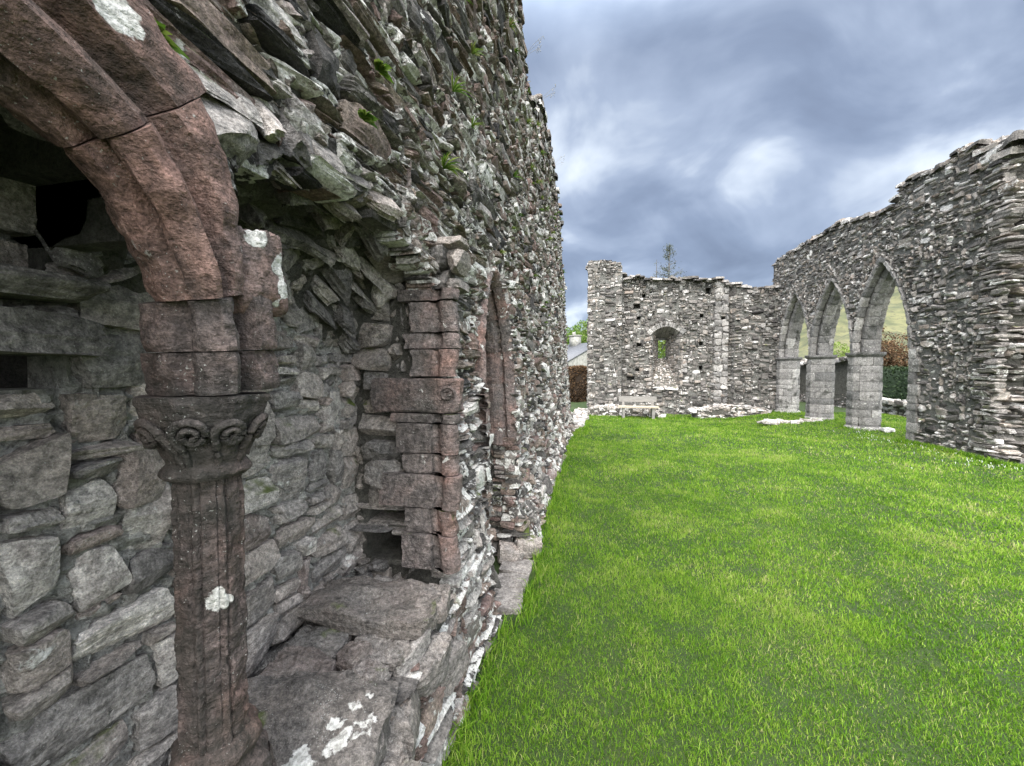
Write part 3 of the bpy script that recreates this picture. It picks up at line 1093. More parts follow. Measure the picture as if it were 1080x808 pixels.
# ================================================================== LOOSE SLABS AND FLAGS ON THE LEFT
boulder('stone_slab', (-.785, .885, .595), (.46, .36, .15), (R(3), R(7), R(14)), 101, M_BLOCK, (.48, .5, .3),
        'big brown slab with white lichen blotches lying at the column foot', 'slab', cuts=12, amp=.08, strata=.05,
        lich=[((-.665, .865, .64), .07, 1.32), ((-.635, .965, .64), .055, 1.25), ((-.705, .80, .64), .06, 1.3), ((-.60, .92, .61), .05, 1.25)])
boulder('seat_slab', (-.83, 1.355, .675), (.50, .27, .11), (R(-2), R(3), R(8)), 102, M_BLOCK, (.50, .56, .35),
        'flat brown ledge slab jutting out beneath the dark wall slots', 'slab', cuts=8, amp=.05, strata=.04)
lo = [((-.62, 1.42, .665), (.12, .16, .11), 5, 'squarish brown stone wedged against the right end of the ledge slab', .54),
      ((-.72, 1.20, .60), (.2, .13, .06), 6, 'thin flat stone tucked under the front of the ledge slab', .45),
      ((-.62, 1.10, .47), (.15, .20, .2), 7, 'upright broken block under the lichen slab on the grass side', .48),
      ((-.615, 1.30, .52), (.16, .20, .15), 8, 'grey angular block below the ledge slab facing the grass', .42),
      ((-.95, 1.16, .63), (.2, .12, .06), 9, 'small flat grey stone on the ruined seat near the back wall', .36),
      ((-.80, 1.14, .62), (.11, .09, .06), 10, 'little speckled stone between the two big slabs', .60),
      ((-.92, 1.04, .61), (.20, .14, .10), 14, 'tan block lying behind the lichen slab', .60),
      ((-.70, 1.09, .62), (.10, .08, .05), 15, 'small pale chip of stone behind the far corner of the lichen slab', .80),
      ((-.60, .86, .42), (.14, .34, .2), 12, 'long rough block supporting the lichen slab edge', .50),
      ((-.59, 1.48, .38), (.10, .18, .16), 13, 'weathered block low in the plinth beneath the red jamb', .42)]
for (p, s, sd, lab, tr) in lo:
    boulder('broken_stone', p, s, (random.uniform(-.12, .12), random.uniform(-.12, .12), random.uniform(-.4, .4)), sd, M_BLOCK, (tr, .66, .45), lab, 'stone', 'broken stones on the ruined seat')
for (p, s, sd, lab) in [((-.57, 2.50, .03), (.24, .24, .06), 21, 'nearest flagstone of the doorway step, edged by grass'),
                        ((-.57, 2.72, .035), (.24, .2, .06), 22, 'middle flagstone of the three at the doorway step'),
                        ((-.58, 2.93, .04), (.25, .2, .06), 23, 'farthest flagstone of the doorway step, against the small boulders')]:
    boulder('flagstone', p, s, (0, 0, random.uniform(-.1, .1)), sd, M_FLAG, (.5, .85, .2), lab, 'flagstone', 'flagstones at the doorway', cuts=6, amp=.02, strata=.0)
for (p, s, sd, lab) in [((-.53, 3.20, .09), (.22, .2, .2), 41, 'squarish pale boulder at the foot of the doorway jamb, beside grass'),
                        ((-.66, 3.08, .07), (.2, .16, .16), 42, 'darker boulder in the doorway mouth next to the pale boulder')]:
    boulder('boulder', p, s, (.1, .1, .3), sd, M_BLOCK, (.5, 1.1, .35), lab, 'boulder')

# ================================================================== THE ARCADE WALL (RIGHT)
AX0, AX1 = 6.8, 7.45
TOPA_Y = [8.0, 8.37, 8.99, 9.29, 9.8, 10.55, 10.7, 11.2, 12.0, 12.7, 13.3, 13.9, 15.2, 16.4, 17.0]
TOPA_Z = [5.46, 5.50, 5.82, 5.72, 5.76, 5.84, 5.44, 5.47, 5.66, 5.84, 5.76, 5.80, 5.80, 5.74, 5.5]
ARCH = [(10.12, 11.92), (12.06, 13.96), (14.10, 16.05)]
SPR, APX = 2.06, 4.22


def pointed(y, y0, y1, grow=0.0):
    a_ = (y1 - y0) / 2
    c_ = (y0 + y1) / 2
    rise = APX - SPR
    Rr = (rise ** 2 + a_ ** 2) / (2 * a_)
    d = np.abs(np.asarray(y) - c_)
    x = d + (Rr - a_)
    return SPR + np.sqrt(np.clip((Rr + grow) ** 2 - x ** 2, 0, None))


def arcade_top(y):
    return np.interp(y, TOPA_Y, TOPA_Z) + n1(y, 1.3, 2.5) * .07 + n1(y, 6.3, 7.0) * .05


HOLA = [(9.35, 3.02, .1, .14), (9.55, 2.0, .1, .14), (8.75, 2.05, .12, .2), (9.1, 4.0, .1, .1)]


def arcade_mask(un, z, grow=.10, low=True):
    y = -un
    m = (z < arcade_top(y)) & (z > -.15) & (y > 8.2) & (y < 16.8)
    for (y0, y1) in ARCH:
        ins = (y > y0 - grow * .3) & (y < y1 + grow * .3) & (z >= SPR) & (z < pointed(y, y0, y1, grow))
        m &= ~ins
    m &= ~((y > ARCH[0][0]) & (z < SPR))
    for (a, b, w, h) in HOLA:
        m &= ~((np.abs(y - a) < w / 2) & (np.abs(z - b) < h / 2))
    return m


def fm_arc(u, v, w):
    bl = fbm(np.stack([u * .8, v * .8, np.full_like(u, 1.2)], -1), 2) * .04
    return np.stack([AX0 - w + bl, -u, v + n1(u, 4.4, .9) * .05], -1)


arcade = empty('arcade_wall', (7.1, 12, 0), 'grey rubble wall with three tall pointed arches and a jagged broken end', 'ruined wall')
DA = [(.35, .12, .26, .045, .08), (.35, .2, .42, .06, .11), (.2, .25, .5, .09, .17), (.2, .06, .12, .04, .07)]
PAL_A = palette([(.08, .9), (.22, 1.8), (.38, 3.0), (.50, 2.6), (.64, 1.2), (.74, .7), (.88, 1.3), (.97, .5)], (.75, 1.15), (.05, .9))
acc = Acc()
zone = lambda u, z: z < 3.9 + .5 * n1(u, 2.2, 1.1) + .3 * n1(u, 5.2, 5)
DA2 = [(.4, .1, .22, .05, .10), (.25, .18, .32, .09, .15), (.12, .28, .46, .10, .18), (.3, .05, .11, .035, .07)]
for zz_, tn, tf, dd_ in ((0, T_HI, T_MID, DA), (1, T_HIB, T_MIDB, DA2)):
    ca = pack(-16.8, -8.2, -.15, 6.3, .02, lambda u, z: arcade_mask(u, z) & (zone(u, z) == bool(zz_)), dd_, rng)
    na = ca[:, 1] > -10.2
    place(acc, ca[na], fm_arc, tn, rng, .2, (-.03, .035), .012, .28, 7, .12, PAL_A)
    place(acc, ca[~na], fm_arc, tf, rng, .2, (-.03, .035), .012, .28, 7, .12, PAL_A)
slab(acc, -16.8, -8.2, -.15, 6.3, .05, lambda u, z: arcade_mask(u, z, .06) & (u < -8.36), fm_arc, -.045, -(AX1 - AX0) + .05, 1, .025, 14)
cback = pack(8.2, 16.8, -.15, 6.3, .05, lambda y, z: arcade_mask(-y, z), DA, rng)
place(acc, cback, lambda u, v, w: np.stack([AX1 + w, u, v], -1), T_LOW, rng, .2, (-.03, .045), .012, .22, 4, .12, PAL_A)
for y in np.arange(8.25, 16.7, .17):
    for x in np.arange(AX0 + .05, AX1, .2):
        zt = float(arcade_top(np.array(y))) + rng.uniform(-.06, .02)
        a_, b_ = rng.uniform(.16, .34), rng.uniform(.14, .26)
        place(acc, np.array([[y - a_ / 2, y + a_ / 2, x - b_ / 2, x + b_ / 2]]), lambda u, v, w: np.stack([v, -(-u), zt + w], -1), T_MID, rng, .12, (0, .06), 0, .2, 8, .12, PAL_A)
acc.build('rubble_facing', [M_GREY, M_MIDMORTAR], arcade)
# jagged near end
acc = Acc()


def fm_tooth(u, v, w):
    bl = fbm(np.stack([u * 1.5, v * 1.5, np.full_like(u, 7.2)], -1), 2) * .10
    return np.stack([u, 8.16 - w + bl - .16 * smooth(.2, 3, v) * smooth(6.9, 7.3, u) * 0, v], -1)


ct = pack(AX0 - .02, AX1 + .55, -.1, 5.95, .02, lambda x, z: z < np.interp(x, [6.7, 6.9, 7.1, 7.4, 8.1], [5.48, 5.5, 5.55, 5.5, 5.3]),
          [(.4, .16, .34, .05, .09), (.35, .24, .5, .07, .13), (.2, .08, .16, .04, .07)], rng)
place(acc, ct, fm_tooth, T_HI, rng, .38, (-.10, .16), .012, .28, 4, .10, PAL_A)
slab(acc, AX0 + .12, AX1 + .52, -.1, 5.2, .1, lambda a, b: a > -9, fm_tooth, -.10, -.7, 1, .04, 8)
for x in np.arange(AX0 + .05, AX1 + .5, .2):
    for y in (8.05, 8.25, 8.45, 8.7):
        a_, b_ = rng.uniform(.18, .34), rng.uniform(.16, .28)
        zt = np.interp(x, [6.7, 7.4, 8.1], [5.40, 5.36, 5.15]) + rng.uniform(-.08, .06)
        place(acc, np.array([[y - a_ / 2, y + a_ / 2, x - b_ / 2, x + b_ / 2]]), lambda u, v, w: np.stack([v, u, zt + w], -1), T_MID, rng, .2, (0, .06), 0, .2, 8, .12, PAL_A)
acc.build('broken_end', [M_GREY, M_DEEP], arcade)

PAL_P = palette([(.34, 1.4), (.5, 2.4), (.66, 1.6), (.25, .5), (.82, .4)], (.85, 1.12), (.1, .8))
for (y0, y1) in ARCH:
    ar = empty('pointed_arch', (AX0, (y0 + y1) / 2, SPR))
    ar.parent = arcade
    ar.matrix_parent_inverse = arcade.matrix_basis.inverted()
    ys = y0 + (y1 - y0) * (.5 - .5 * np.cos(np.linspace(0, math.pi, 60)))
    cv = np.stack([ys, pointed(ys, y0, y1)], -1)
    cv[0, 1] = cv[-1, 1] = SPR
    L = np.concatenate([[0], np.cumsum(np.linalg.norm(np.diff(cv, axis=0), axis=1))])
    s_ = np.linspace(0, L[-1], 110)
    cv = np.stack([np.interp(s_, L, cv[:, 0]), np.interp(s_, L, cv[:, 1])], -1)
    t_ = np.gradient(cv, axis=0)
    t_ /= np.linalg.norm(t_, axis=1)[:, None]
    o_ = np.stack([-t_[:, 1], t_[:, 0]], -1)
    W_ = AX1 - AX0
    for (x0, x1, r0, r1, nm) in ((0, .19, -.01, .07, 'outer_ring'), (.19, W_ - .19, -.13, .05, 'inner_ring'), (W_ - .19, W_, -.01, .07, 'back_ring')):
        a = Acc()
        nb = 17 if nm != 'inner_ring' else 15
        ed = np.unique(np.clip((np.linspace(0, 109, nb + 1) + rng.uniform(-1.2, 1.2, nb + 1)).astype(int), 0, 109))
        ed[0], ed[-1] = 0, 109
        for k in range(len(ed) - 1):
            sl = slice(ed[k], ed[k + 1] + 1)
            c_ = cv[sl].copy()
            n = len(c_)
            c_[0] += t_[ed[k]] * .006
            c_[-1] -= t_[ed[k + 1]] * .006
            e_ = rng.uniform(-.03, .06)
            ch = .045 if nm == 'inner_ring' else .03
            pf = dense([(r1 + e_, 0), (r0 + ch, 0), (r0, ch), (r0, (x1 - x0) - ch), (r0 + ch, x1 - x0 - .004), (r1 + e_, x1 - x0 - .004)], .035)
            path = np.stack([np.full(n, AX0 + x0 - .012), c_[:, 0], c_[:, 1]], -1)
            A = np.stack([np.zeros(n), o_[sl][:, 0], o_[sl][:, 1]], -1)
            tt = PAL_P(np.zeros(1), np.zeros(1), rng)[0]
            sweep(a, path, A, np.tile([1.0, 0, 0], (n, 1)), pf, tt, 0, .017, 11, seed=k * 2.3 + y0, shrink=.008)
        a.build(nm, M_DRESSED, ar)

# octagonal piers with moulded imposts; the last one is the respond against the far wall
for k, (py, hgt) in enumerate([(11.99, 1.0), (14.03, 1.0), (16.1, 1.0)]):
    pr_ = empty('pier', (7.12, py, 0))
    pr_.parent = arcade
    pr_.matrix_parent_inverse = arcade.matrix_basis.inverted()
    a = Acc()
    z = .0
    half = .335
    oc = np.array([(math.cos(R(22.5 + 45 * i)) * half / math.cos(R(22.5)), math.sin(R(22.5 + 45 * i)) * half / math.cos(R(22.5))) for i in range(8)])
    oc[:, 1] *= .96
    while z < 1.93:
        h = min(rng.uniform(.13, .30), 1.94 - z)
        if 1.94 - z - h < .09:
            h = 1.94 - z
        # each course is two or three blocks meeting at upright joints
        off = rng.integers(0, 8)
        sp_ = [0, rng.integers(2, 4), rng.integers(5, 7), 8] if rng.random() < .7 else [0, rng.integers(3, 6), 8]
        for q in range(len(sp_) - 1):
            ids = [(off + i) % 8 for i in range(sp_[q], sp_[q + 1] + 1)]
            # joints fall a little inside the facets
            pts = [oc[i] for i in ids]
            a0 = oc[ids[0]] * .52 + oc[(ids[0] + 1) % 8] * .48
            a1 = oc[ids[-1]] * .52 + oc[(ids[-1] + 1) % 8] * .48
            pts = [a0] + pts[1:] + [a1]
            pts = [np.array(p) for p in pts]
            c_ = np.mean(pts, 0)
            pts = [p * (1 + rng.normal(0, .006)) for p in pts]
            d01 = (pts[1] - pts[0]); pts[0] = pts[0] + d01 / np.linalg.norm(d01) * .005
            d10 = (pts[-2] - pts[-1]); pts[-1] = pts[-1] + d10 / np.linalg.norm(d10) * .005
            pf = dense(pts + [np.zeros(2)], .045)
            zs = np.linspace(z + .004, z + h - .004, max(3, int(h / .045)))
            n = len(zs)
            tt = PAL_P(np.zeros(1), np.zeros(1), rng)[0]
            sweep(a, np.stack([np.full(n, 7.12), np.full(n, py), zs], -1), np.tile([1.0, 0, 0], (n, 1)), np.tile([0, 1.0, 0], (n, 1)), pf, tt, 0, .014, 11, seed=z * 9 + py, shrink=.008)
        z += h
    a.build('pier_shaft', M_DRESSED, pr_)
    a = Acc()
    zz = np.array([(1.94, .34), (1.95, .35), (1.975, .365), (1.99, .38), (2.00, .385), (2.05, .385), (2.06, .375)])
    n = len(zz)
    sweep(a, np.stack([np.full(n, 7.12), np.full(n, py), zz[:, 0]], -1), np.tile([1.0, 0, 0], (n, 1)), np.tile([0, 1.0, 0], (n, 1)), dense(oc / half, .12), (.35, .85, .3), 0, .012, 12, scale=zz[:, 1], seed=py)
    a.build('impost', M_DRESSED, pr_)
    a = Acc()
    zz = np.array([(-.15, .375), (.03, .375), (.07, .36), (.10, .34)])
    n = len(zz)
    sweep(a, np.stack([np.full(n, 7.12), np.full(n, py), zz[:, 0]], -1), np.tile([1.0, 0, 0], (n, 1)), np.tile([0, 1.0, 0], (n, 1)), dense(oc / half, .12), (.7, 1., .7), 0, .03, 8, scale=zz[:, 1], seed=py + 5)
    a.build('pier_base', M_DRESSED, pr_)
# dressed jamb of the first arch on the long wall end
acc = Acc()
z = .0
while z < 2.03:
    h = min(rng.uniform(.16, .30), 2.06 - z)
    if 2.06 - z - h < .08:
        h = 2.06 - z
    zs = np.linspace(z + .004, z + h - .004, 6)
    pf = dense([(AX0 - .012, 10.0 - rng.uniform(.1, .25)), (AX0 - .012, 10.06), (AX0 + .06, 10.13), (AX1 - .06, 10.13), (AX1 + .01, 10.06), (AX1 + .01, 9.85)], .05)
    sweep(acc, np.stack([0 * zs, 0 * zs, zs], -1), np.tile([1.0, 0, 0], (6, 1)), np.tile([0, 1.0, 0], (6, 1)), pf, PAL_P(np.zeros(1), np.zeros(1), rng)[0], 0, .008, 12, seed=z * 4, shrink=.005)
    z += h
acc.build('arch_jamb', M_DRESSED, arcade)

# ================================================================== THE FAR WALL
FY = 16.5
TOPF_X = [-.3, -.22, .5, 1.0, 1.06, 1.2, 1.25, 2.0, 2.76, 4.33, 4.8, 5.1, 5.5, 5.9, 6.6, 7.0]
TOPF_Z = [6.0, 6.06, 6.06, 5.98, 5.95, 5.5, 5.48, 5.38, 5.28, 5.22, 5.2, 5.02, 4.9, 4.72, 4.74, 4.9]


def far_top(x):
    return np.interp(x, TOPF_X, TOPF_Z) + n1(x, 2.3, 3.0) * .06 + n1(x, 9.3, 8.0) * .05


WX = 2.9


def splay_half(z):
    return np.interp(z, [.8, 1.4, 2.1, 3.0, 3.4], [.50, .50, .50, .52, .55])


HOLF = [(2.02, 4.60, .16, .16), (1.75, 4.2, .26, .2), (1.83, 3.72, .18, .12), (1.85, 2.62, .16, .14), (4.22, 3.72, .16, .16), (4.22, 2.62, .14, .16),
        (4.22, 1.65, .18, .16), (1.80, 1.6, .16, .14), (4.45, 4.7, .22, .26), (1.55, 1.25, .3, .16), (4.98, 3.5, .16, .34)]


def win_head(x):
    return 3.02 + .32 * np.clip(1 - (np.abs(x - WX) / .6) ** 2, 0, 1)


def far_mask(x, z):
    m = (z < far_top(x)) & (z > -.4) & (x > -.2) & (x < 6.95)
    m &= ~((np.abs(x - WX) < splay_half(z)) & (z > .85) & (z < win_head(x)))
    for (a, b, w, h) in HOLF:
        m &= ~((np.abs(x - a) < w / 2) & (np.abs(z - b) < h / 2))
    return m


def fm_far(u, v, w):
    bl = fbm(np.stack([u * .8, v * .8, np.full_like(u, 3.2)], -1), 2) * .05
    out = .32 * (1 - smooth(1.14, 1.20, u)) + .10 * smooth(4.64, 4.68, u) * (1 - smooth(5.16, 5.20, u)) + .22 * smooth(5.28, 5.34, u)
    return np.stack([u, FY - w - out + bl, v + n1(u, 7.4, .7) * .05], -1)


far = empty('gable_wall', (3.2, 16.6, 0), 'far grey rubble end wall with a splayed slit window and square beam holes', 'ruined wall')
DF = [(.35, .14, .28, .06, .10), (.35, .22, .42, .09, .15), (.2, .3, .5, .13, .22), (.2, .07, .13, .05, .09)]
acc = Acc()
PAL_F = palette([(.08, 1.0), (.22, 2.2), (.38, 3.0), (.50, 2.2), (.64, 1.2), (.86, 1.0), (.97, .5)], (.6, .95), (.05, .85))
cw = pack(-.2, 6.96, -.4, 6.2, .025, far_mask, DF, rng)
place(acc, cw, fm_far, T_MIDB, rng, .22, (-.04, .05), .012, .26, 6, .12, PAL_F)
slab(acc, -.2, 6.95, -.4, 6.2, .05, far_mask, fm_far, -.055, -.5, 1, .02, 12)


def far_back(x, z):
    return (z < far_top(x) - .05) & ~((np.abs(x - WX) < .5) & (z > .85) & (z < 3.3)) & (z > -.4)


slab(acc, -.2, 6.95, -.4, 6.2, .1, far_back, lambda u, v, w: np.stack([u, FY - w, v], -1), -.48, -1.1, 1, .01, 5)
# ends of the wall and the ragged top
fl = lambda u, v, w: np.stack([-.2 - w, -u, v], -1)
ce = pack(-17.6, -16.2, -.4, 6.05, .03, lambda a, b: a > -99, DF, rng)
place(acc, ce, fl, T_MID, rng, .22, (-.04, .06), .014, .22, 4, .12, PAL_F)
for x in np.arange(-.15, 6.9, .19):
    for y in np.arange(FY - .15, FY + 1.0, .26):
        zt = float(far_top(np.array(x))) + rng.uniform(-.08, .0)
        a_, b_ = rng.uniform(.18, .4), rng.uniform(.16, .3)
        place(acc, np.array([[x - a_ / 2, x + a_ / 2, y - b_ / 2, y + b_ / 2]]), lambda u, v, w: np.stack([u, v, zt + w], -1), T_LOW, rng, .14, (0, .07), 0, .2, 8, .12, PAL_F)
acc.build('rubble_facing', [M_GREY, M_MIDMORTAR], far)
# dressed strip beside the turret, quoin edges
acc = Acc()
for z, h in [(q * .25 - .2, .25) for q in range(21)]:
    w1 = rng.uniform(.2, .34)
    if z > 3.3 and z < 3.6:
        place(acc, np.array([[4.66, 4.84, z, z + h], [5.08, 5.2, z, z + h]]), fm_far, T_MID, rng, .2, (.02, .035), .012, .08, 1, .02, PAL_P)
    else:
        place(acc, np.array([[4.66, 4.66 + w1, z, z + h], [4.66 + w1, 5.2, z, z + h]]), fm_far, T_MID, rng, .2, (.02, .035), .012, .08, 1, .02, PAL_P)
acc.build('ashlar_strip', M_DRESSED, far)

# splayed window: sides converge to a slit, sloping sill, segmental head
win = empty('slit_window', (WX, 16.5, .9))
win.parent = far
win.matrix_parent_inverse = far.matrix_basis.inverted()
acc = Acc()
SD = 1.0
for s in (-1, 1):
    def fm_side(u, v, w, s=s):
        # u along depth 0..SD
        half = .52 + (.16 - .52) * u / SD
        return np.stack([WX + s * (half - w), FY + u, v], -1)
    cc = pack(0, SD, .8, 3.36, .03, lambda a, b: a > -9, [(.6, .2, .4, .08, .16), (.3, .1, .2, .05, .1)], rng)
    place(acc, cc, fm_side, T_MID, rng, .15, (-.01, .02), .012, .15, 3, .05, PAL_P)
    P = fm_side(np.array([0, SD, SD, 0.]), np.array([.8, .8, 3.4, 3.4]), np.full(4, -.03))
    acc.add(P, [[0, 1, 2, 3]], (.3, 1, 0), 1)
    # closing walls either side of the slit
    P = np.array([[WX + s * .15, FY + SD, .8], [WX + s * .56, FY + SD, .8], [WX + s * .56, FY + SD, 3.4], [WX + s * .15, FY + SD, 3.4]])
    acc.add(P, [[0, 1, 2, 3]], (.3, 1, 0), 1)


def fm_sill(u, v, w):
    # u across, v up the slope 0..1
    half = .52 + (.17 - .52) * v
    return np.stack([WX + u * half, FY + .02 + v * (SD - .02) - w * .75, .86 + v * 1.25 + w * .6], -1)


cc = pack(-1, 1, 0, 1.0, .025, lambda a, b: a > -9, [(.6, .25, .6, .06, .12), (.4, .15, .3, .05, .09)], rng)
place(acc, cc, fm_sill, T_MID, rng, .15, (-.02, .04), .02, .2, 3, .05, palette([(.45, 2), (.6, 2), (.84, 1.5), (.97, 1)], (.8, 1.2), (.1, .9)))
P = fm_sill(np.array([-1, 1, 1, -1.]), np.array([0, 0, 1, 1.]), np.full(4, -.03))
acc.add(P, [[0, 1, 2, 3]], (.3, 1, 0), 1)
acc.build('window_splay', [M_GREY, M_DEEP], win)
a = Acc()
for k in range(9):
    t0, t1 = k / 9, (k + 1) / 9
    xs = WX + (np.linspace(t0 + .006, t1 - .006, 5) - .5) * 1.24
    zz_ = 2.99 + .34 * (1 - ((xs - WX) / .62) ** 2)
    n = 5
    dz = -2 * .34 * (xs - WX) / .62 ** 2
    nn_ = np.stack([-dz, 0 * dz, np.ones(n)], -1)
    nn_ /= np.linalg.norm(nn_, axis=1)[:, None]
    pf = dense([(0, -.03), (.2, -.03), (.2, SD), (0, SD)], .08)
    sweep(a, np.stack([xs, np.full(n, FY), zz_], -1), nn_, np.tile([0, .93, -.36], (n, 1)), pf, PAL_P(np.zeros(1), np.zeros(1), rng)[0], 0, .012, 9, seed=k * 3., shrink=.008)
P = np.array([[WX - .4, FY + SD + .02, 2.86], [WX + .4, FY + SD + .02, 2.86], [WX + .4, FY + SD + .02, 3.5], [WX - .4, FY + SD + .02, 3.5]])
a.add(P, [[0, 1, 2, 3]], (.3, 1, 0))
a.build('window_head', M_DRESSED, win)
a = Acc()
place(a, np.array([[WX - .5, WX - .05, .78, .90], [WX - .03, WX + .5, .78, .89]]), lambda u, v, w: np.stack([u, FY - w, v], -1), T_MID, rng, .5, (.05, .09), .01, .1, 1, .03,
      lambda x, y, r: np.tile([[.98, 1.2, .9]], (len(x), 1)))
a.build('window_sill', M_GREY, win)


# ================================================================== LOW RUINED WALLS
def low_wall(name, pts, width, hfun, label, dist, pal, seed, zbase=0.0, mat=None):
    """a low dry rubble bank along a polyline"""
    r = np.random.default_rng(seed)
    pts = np.array(pts, float)
    L = np.concatenate([[0], np.cumsum(np.linalg.norm(np.diff(pts, axis=0), axis=1))])
    acc = Acc()
    c = lambda s: np.stack([np.interp(s, L, pts[:, 0]), np.interp(s, L, pts[:, 1])], -1)
    tot = L[-1]

    def frame(s):
        p = c(s)
        t = c(np.clip(s + .05, 0, tot)) - c(np.clip(s - .05, 0, tot))
        t = t / np.maximum(np.linalg.norm(t, axis=-1, keepdims=True), 1e-9)
        return p, t, np.stack([t[..., 1], -t[..., 0]], -1)
    for side in (-1, 1):
        def fm(u, v, w, side=side):
            s = u if side > 0 else tot - u
            p, t, nrm = frame(s)
            q = p + nrm * (side * (width / 2 + w - v * .15))[..., None]
            return np.concatenate([q, (v + zbase)[..., None]], -1)
        cc = pack(0, tot, -.1, 1.0 if hfun(np.array(0.)) < 1 else 4.0, .03, lambda u, v: v < hfun(u if side > 0 else tot - u) + n1(u, seed, 4) * .06, dist, r)
        place(acc, cc, fm, T_MID, r, .22, (-.04, .06), .01, .3, 8, .15, pal)
    step = .17
    for s in np.arange(0, tot, step):
        for x in np.arange(-width / 2, width / 2 + .01, .17):
            h = float(hfun(np.array(s))) + r.uniform(-.07, .02)
            p, t, nrm = frame(np.array(s))
            o = p + nrm * x
            a_, b_ = r.uniform(.14, .36), r.uniform(.12, .28)

            def ft(u, v, w, o=o, t=t, nrm=nrm, h=h):
                return np.stack([o[0] + u * t[0] + v * nrm[0], o[1] + u * t[1] + v * nrm[1], zbase + h + w], -1)
            place(acc, np.array([[-a_ / 2, a_ / 2, -b_ / 2, b_ / 2]]), ft, T_MID, r, .2, (0, .07), 0, .25, 10, .15, pal)
    # core
    ss = np.linspace(0, tot, max(2, int(tot / .2)))
    p, t, nrm = frame(ss)
    hh = hfun(ss) - .06
    hw_ = width / 2 - .05
    V = np.concatenate([np.concatenate([p + nrm * hw_, np.full((len(ss), 1), -.3 + zbase)], 1), np.concatenate([p + nrm * hw_, hh[:, None] + zbase], 1),
                        np.concatenate([p - nrm * hw_, hh[:, None] + zbase], 1), np.concatenate([p - nrm * hw_, np.full((len(ss), 1), -.3 + zbase)], 1)])
    n = len(ss)
    F = []
    for i in range(n - 1):
        for k in range(3):
            F.append([k * n + i, k * n + i + 1, (k + 1) * n + i + 1, (k + 1) * n + i])
    F.append([0, n, 2 * n, 3 * n])
    F.append([n - 1, 4 * n - 1, 3 * n - 1, 2 * n - 1])
    acc.add(V, F, (.3, 1, 0), 1)
    o = acc.build(name, [mat or M_GREY, M_DEEP])
    tag(o, label, 'low wall')
    return o


PAL_W = palette([(.3, 1), (.5, 2), (.65, 2), (.84, 2.6), (.97, 2.2)], (.85, 1.25), (.3, 1.0))
DW = [(.5, .16, .36, .07, .13), (.3, .1, .22, .05, .1), (.2, .06, .1, .05, .08)]
low_wall('low_wall', [(-.35, 15.55), (.6, 15.45), (1.6, 15.40), (2.55, 15.25)], .5, lambda s: np.interp(s, [0, .5, 1.4, 2.2, 2.6, 2.95], [.12, .34, .34, .30, .25, .05]),
         'low pale rubble bank behind the wooden bench at the end wall', DW, PAL_W, 5, -.16)
low_wall('low_wall', [(3.72, 15.3), (4.6, 15.55), (5.6, 15.7), (6.3, 15.75)], .5, lambda s: np.interp(s, [0, .25, .8, 1.6, 2.6], [.30, .26, .36, .40, .25]),
         'low rubble bank right of the bench, below the dressed strip', DW, PAL_W, 6, -.12)
low_wall('low_wall', [(-.62, 9.6), (-.50, 11.0), (-.42, 12.6), (-.4, 14.2), (-.35, 15.3)], .42, lambda s: np.interp(s, [0, 1.4, 3.5, 6], [.02, .10, .10, .12]),
         'bleached ankle-high footing running on from the tall near wall', DW, PAL_W, 7, -.05)
low_wall('low_wall', [(10.6, 14.5), (10.6, 17.4)], .5, lambda s: .52 + 0 * s, 'low wall of white-topped boulders seen through the nearest arch', DW, palette([(.2, 1), (.5, 1), (.84, 2), (.97, 2)], (.8, 1.2), (.3, 1)), 8)
low_wall('low_wall', [(10.6, 17.45), (10.6, 22.5), (8.0, 22.6)], .6, lambda s: 2.15 + .2 * n1(s, 3., 1.) , 'rubble aisle wall standing behind the middle arch', DW, PAL_A, 9)
# flat footing stones on the lawn
for k, (x, y, sx, sy) in enumerate([(5.35, 13.05, .46, .3), (5.75, 13.2, .42, .34), (6.15, 13.25, .4, .3), (6.5, 13.45, .44, .34), (6.8, 13.6, .36, .3), (5.05, 12.9, .3, .26), (5.95, 12.95, .3, .2)]):
    boulder('footing_stone', (x, y, .02), (sx * .85, sy * .8, random.uniform(.1, .16)), (random.uniform(-.08, .08), random.uniform(-.08, .08), random.uniform(-.5, .5)), 200 + k, M_GREY, (random.choice([.5, .62, .85]), 1.1, .7),
            ['pale flat footing stone on the lawn, second from the left end of the row', 'pale flat footing stone third from the left end of the row on the lawn',
             'long pale footing stone midway along the row before the arches', 'flat footing stone near the middle pier, two from the row end',
             'last flat footing stone of the row, touching the middle pier', 'small flat footing stone at the left end of the row on the lawn',
             'narrow pale footing stone set in front of the others in the row'][k], 'stone', 'footing stones on the lawn', sub=10)
for k, (x, y, s) in enumerate([(7.35, 11.55, .16), (7.5, 11.6, .13)]):
    boulder('boulder', (x, y, .06), (s, s, s * .8), (0, 0, .4 * k), 230 + k, M_GREY, (.97, 1.2, .8),
            ['white boulder at the foot of the nearest pier', 'smaller white boulder tucked right of the white one by the nearest pier'][k], 'boulder', sub=10)

# ================================================================== GROUND, GRASS
def gh(x, y):
    x, y = np.asarray(x, float), np.asarray(y, float)
    b = fbm(np.stack([x * .5, y * .5, 0 * x], -1), 3) * .03
    tilt = -.20 * smooth(9, 15.2, y) * (1 - smooth(4.5, 6.5, x))
    near = .05 * np.exp(-((x + .35) / .25) ** 2) * smooth(1.5, 3, y)
    return b + tilt + near


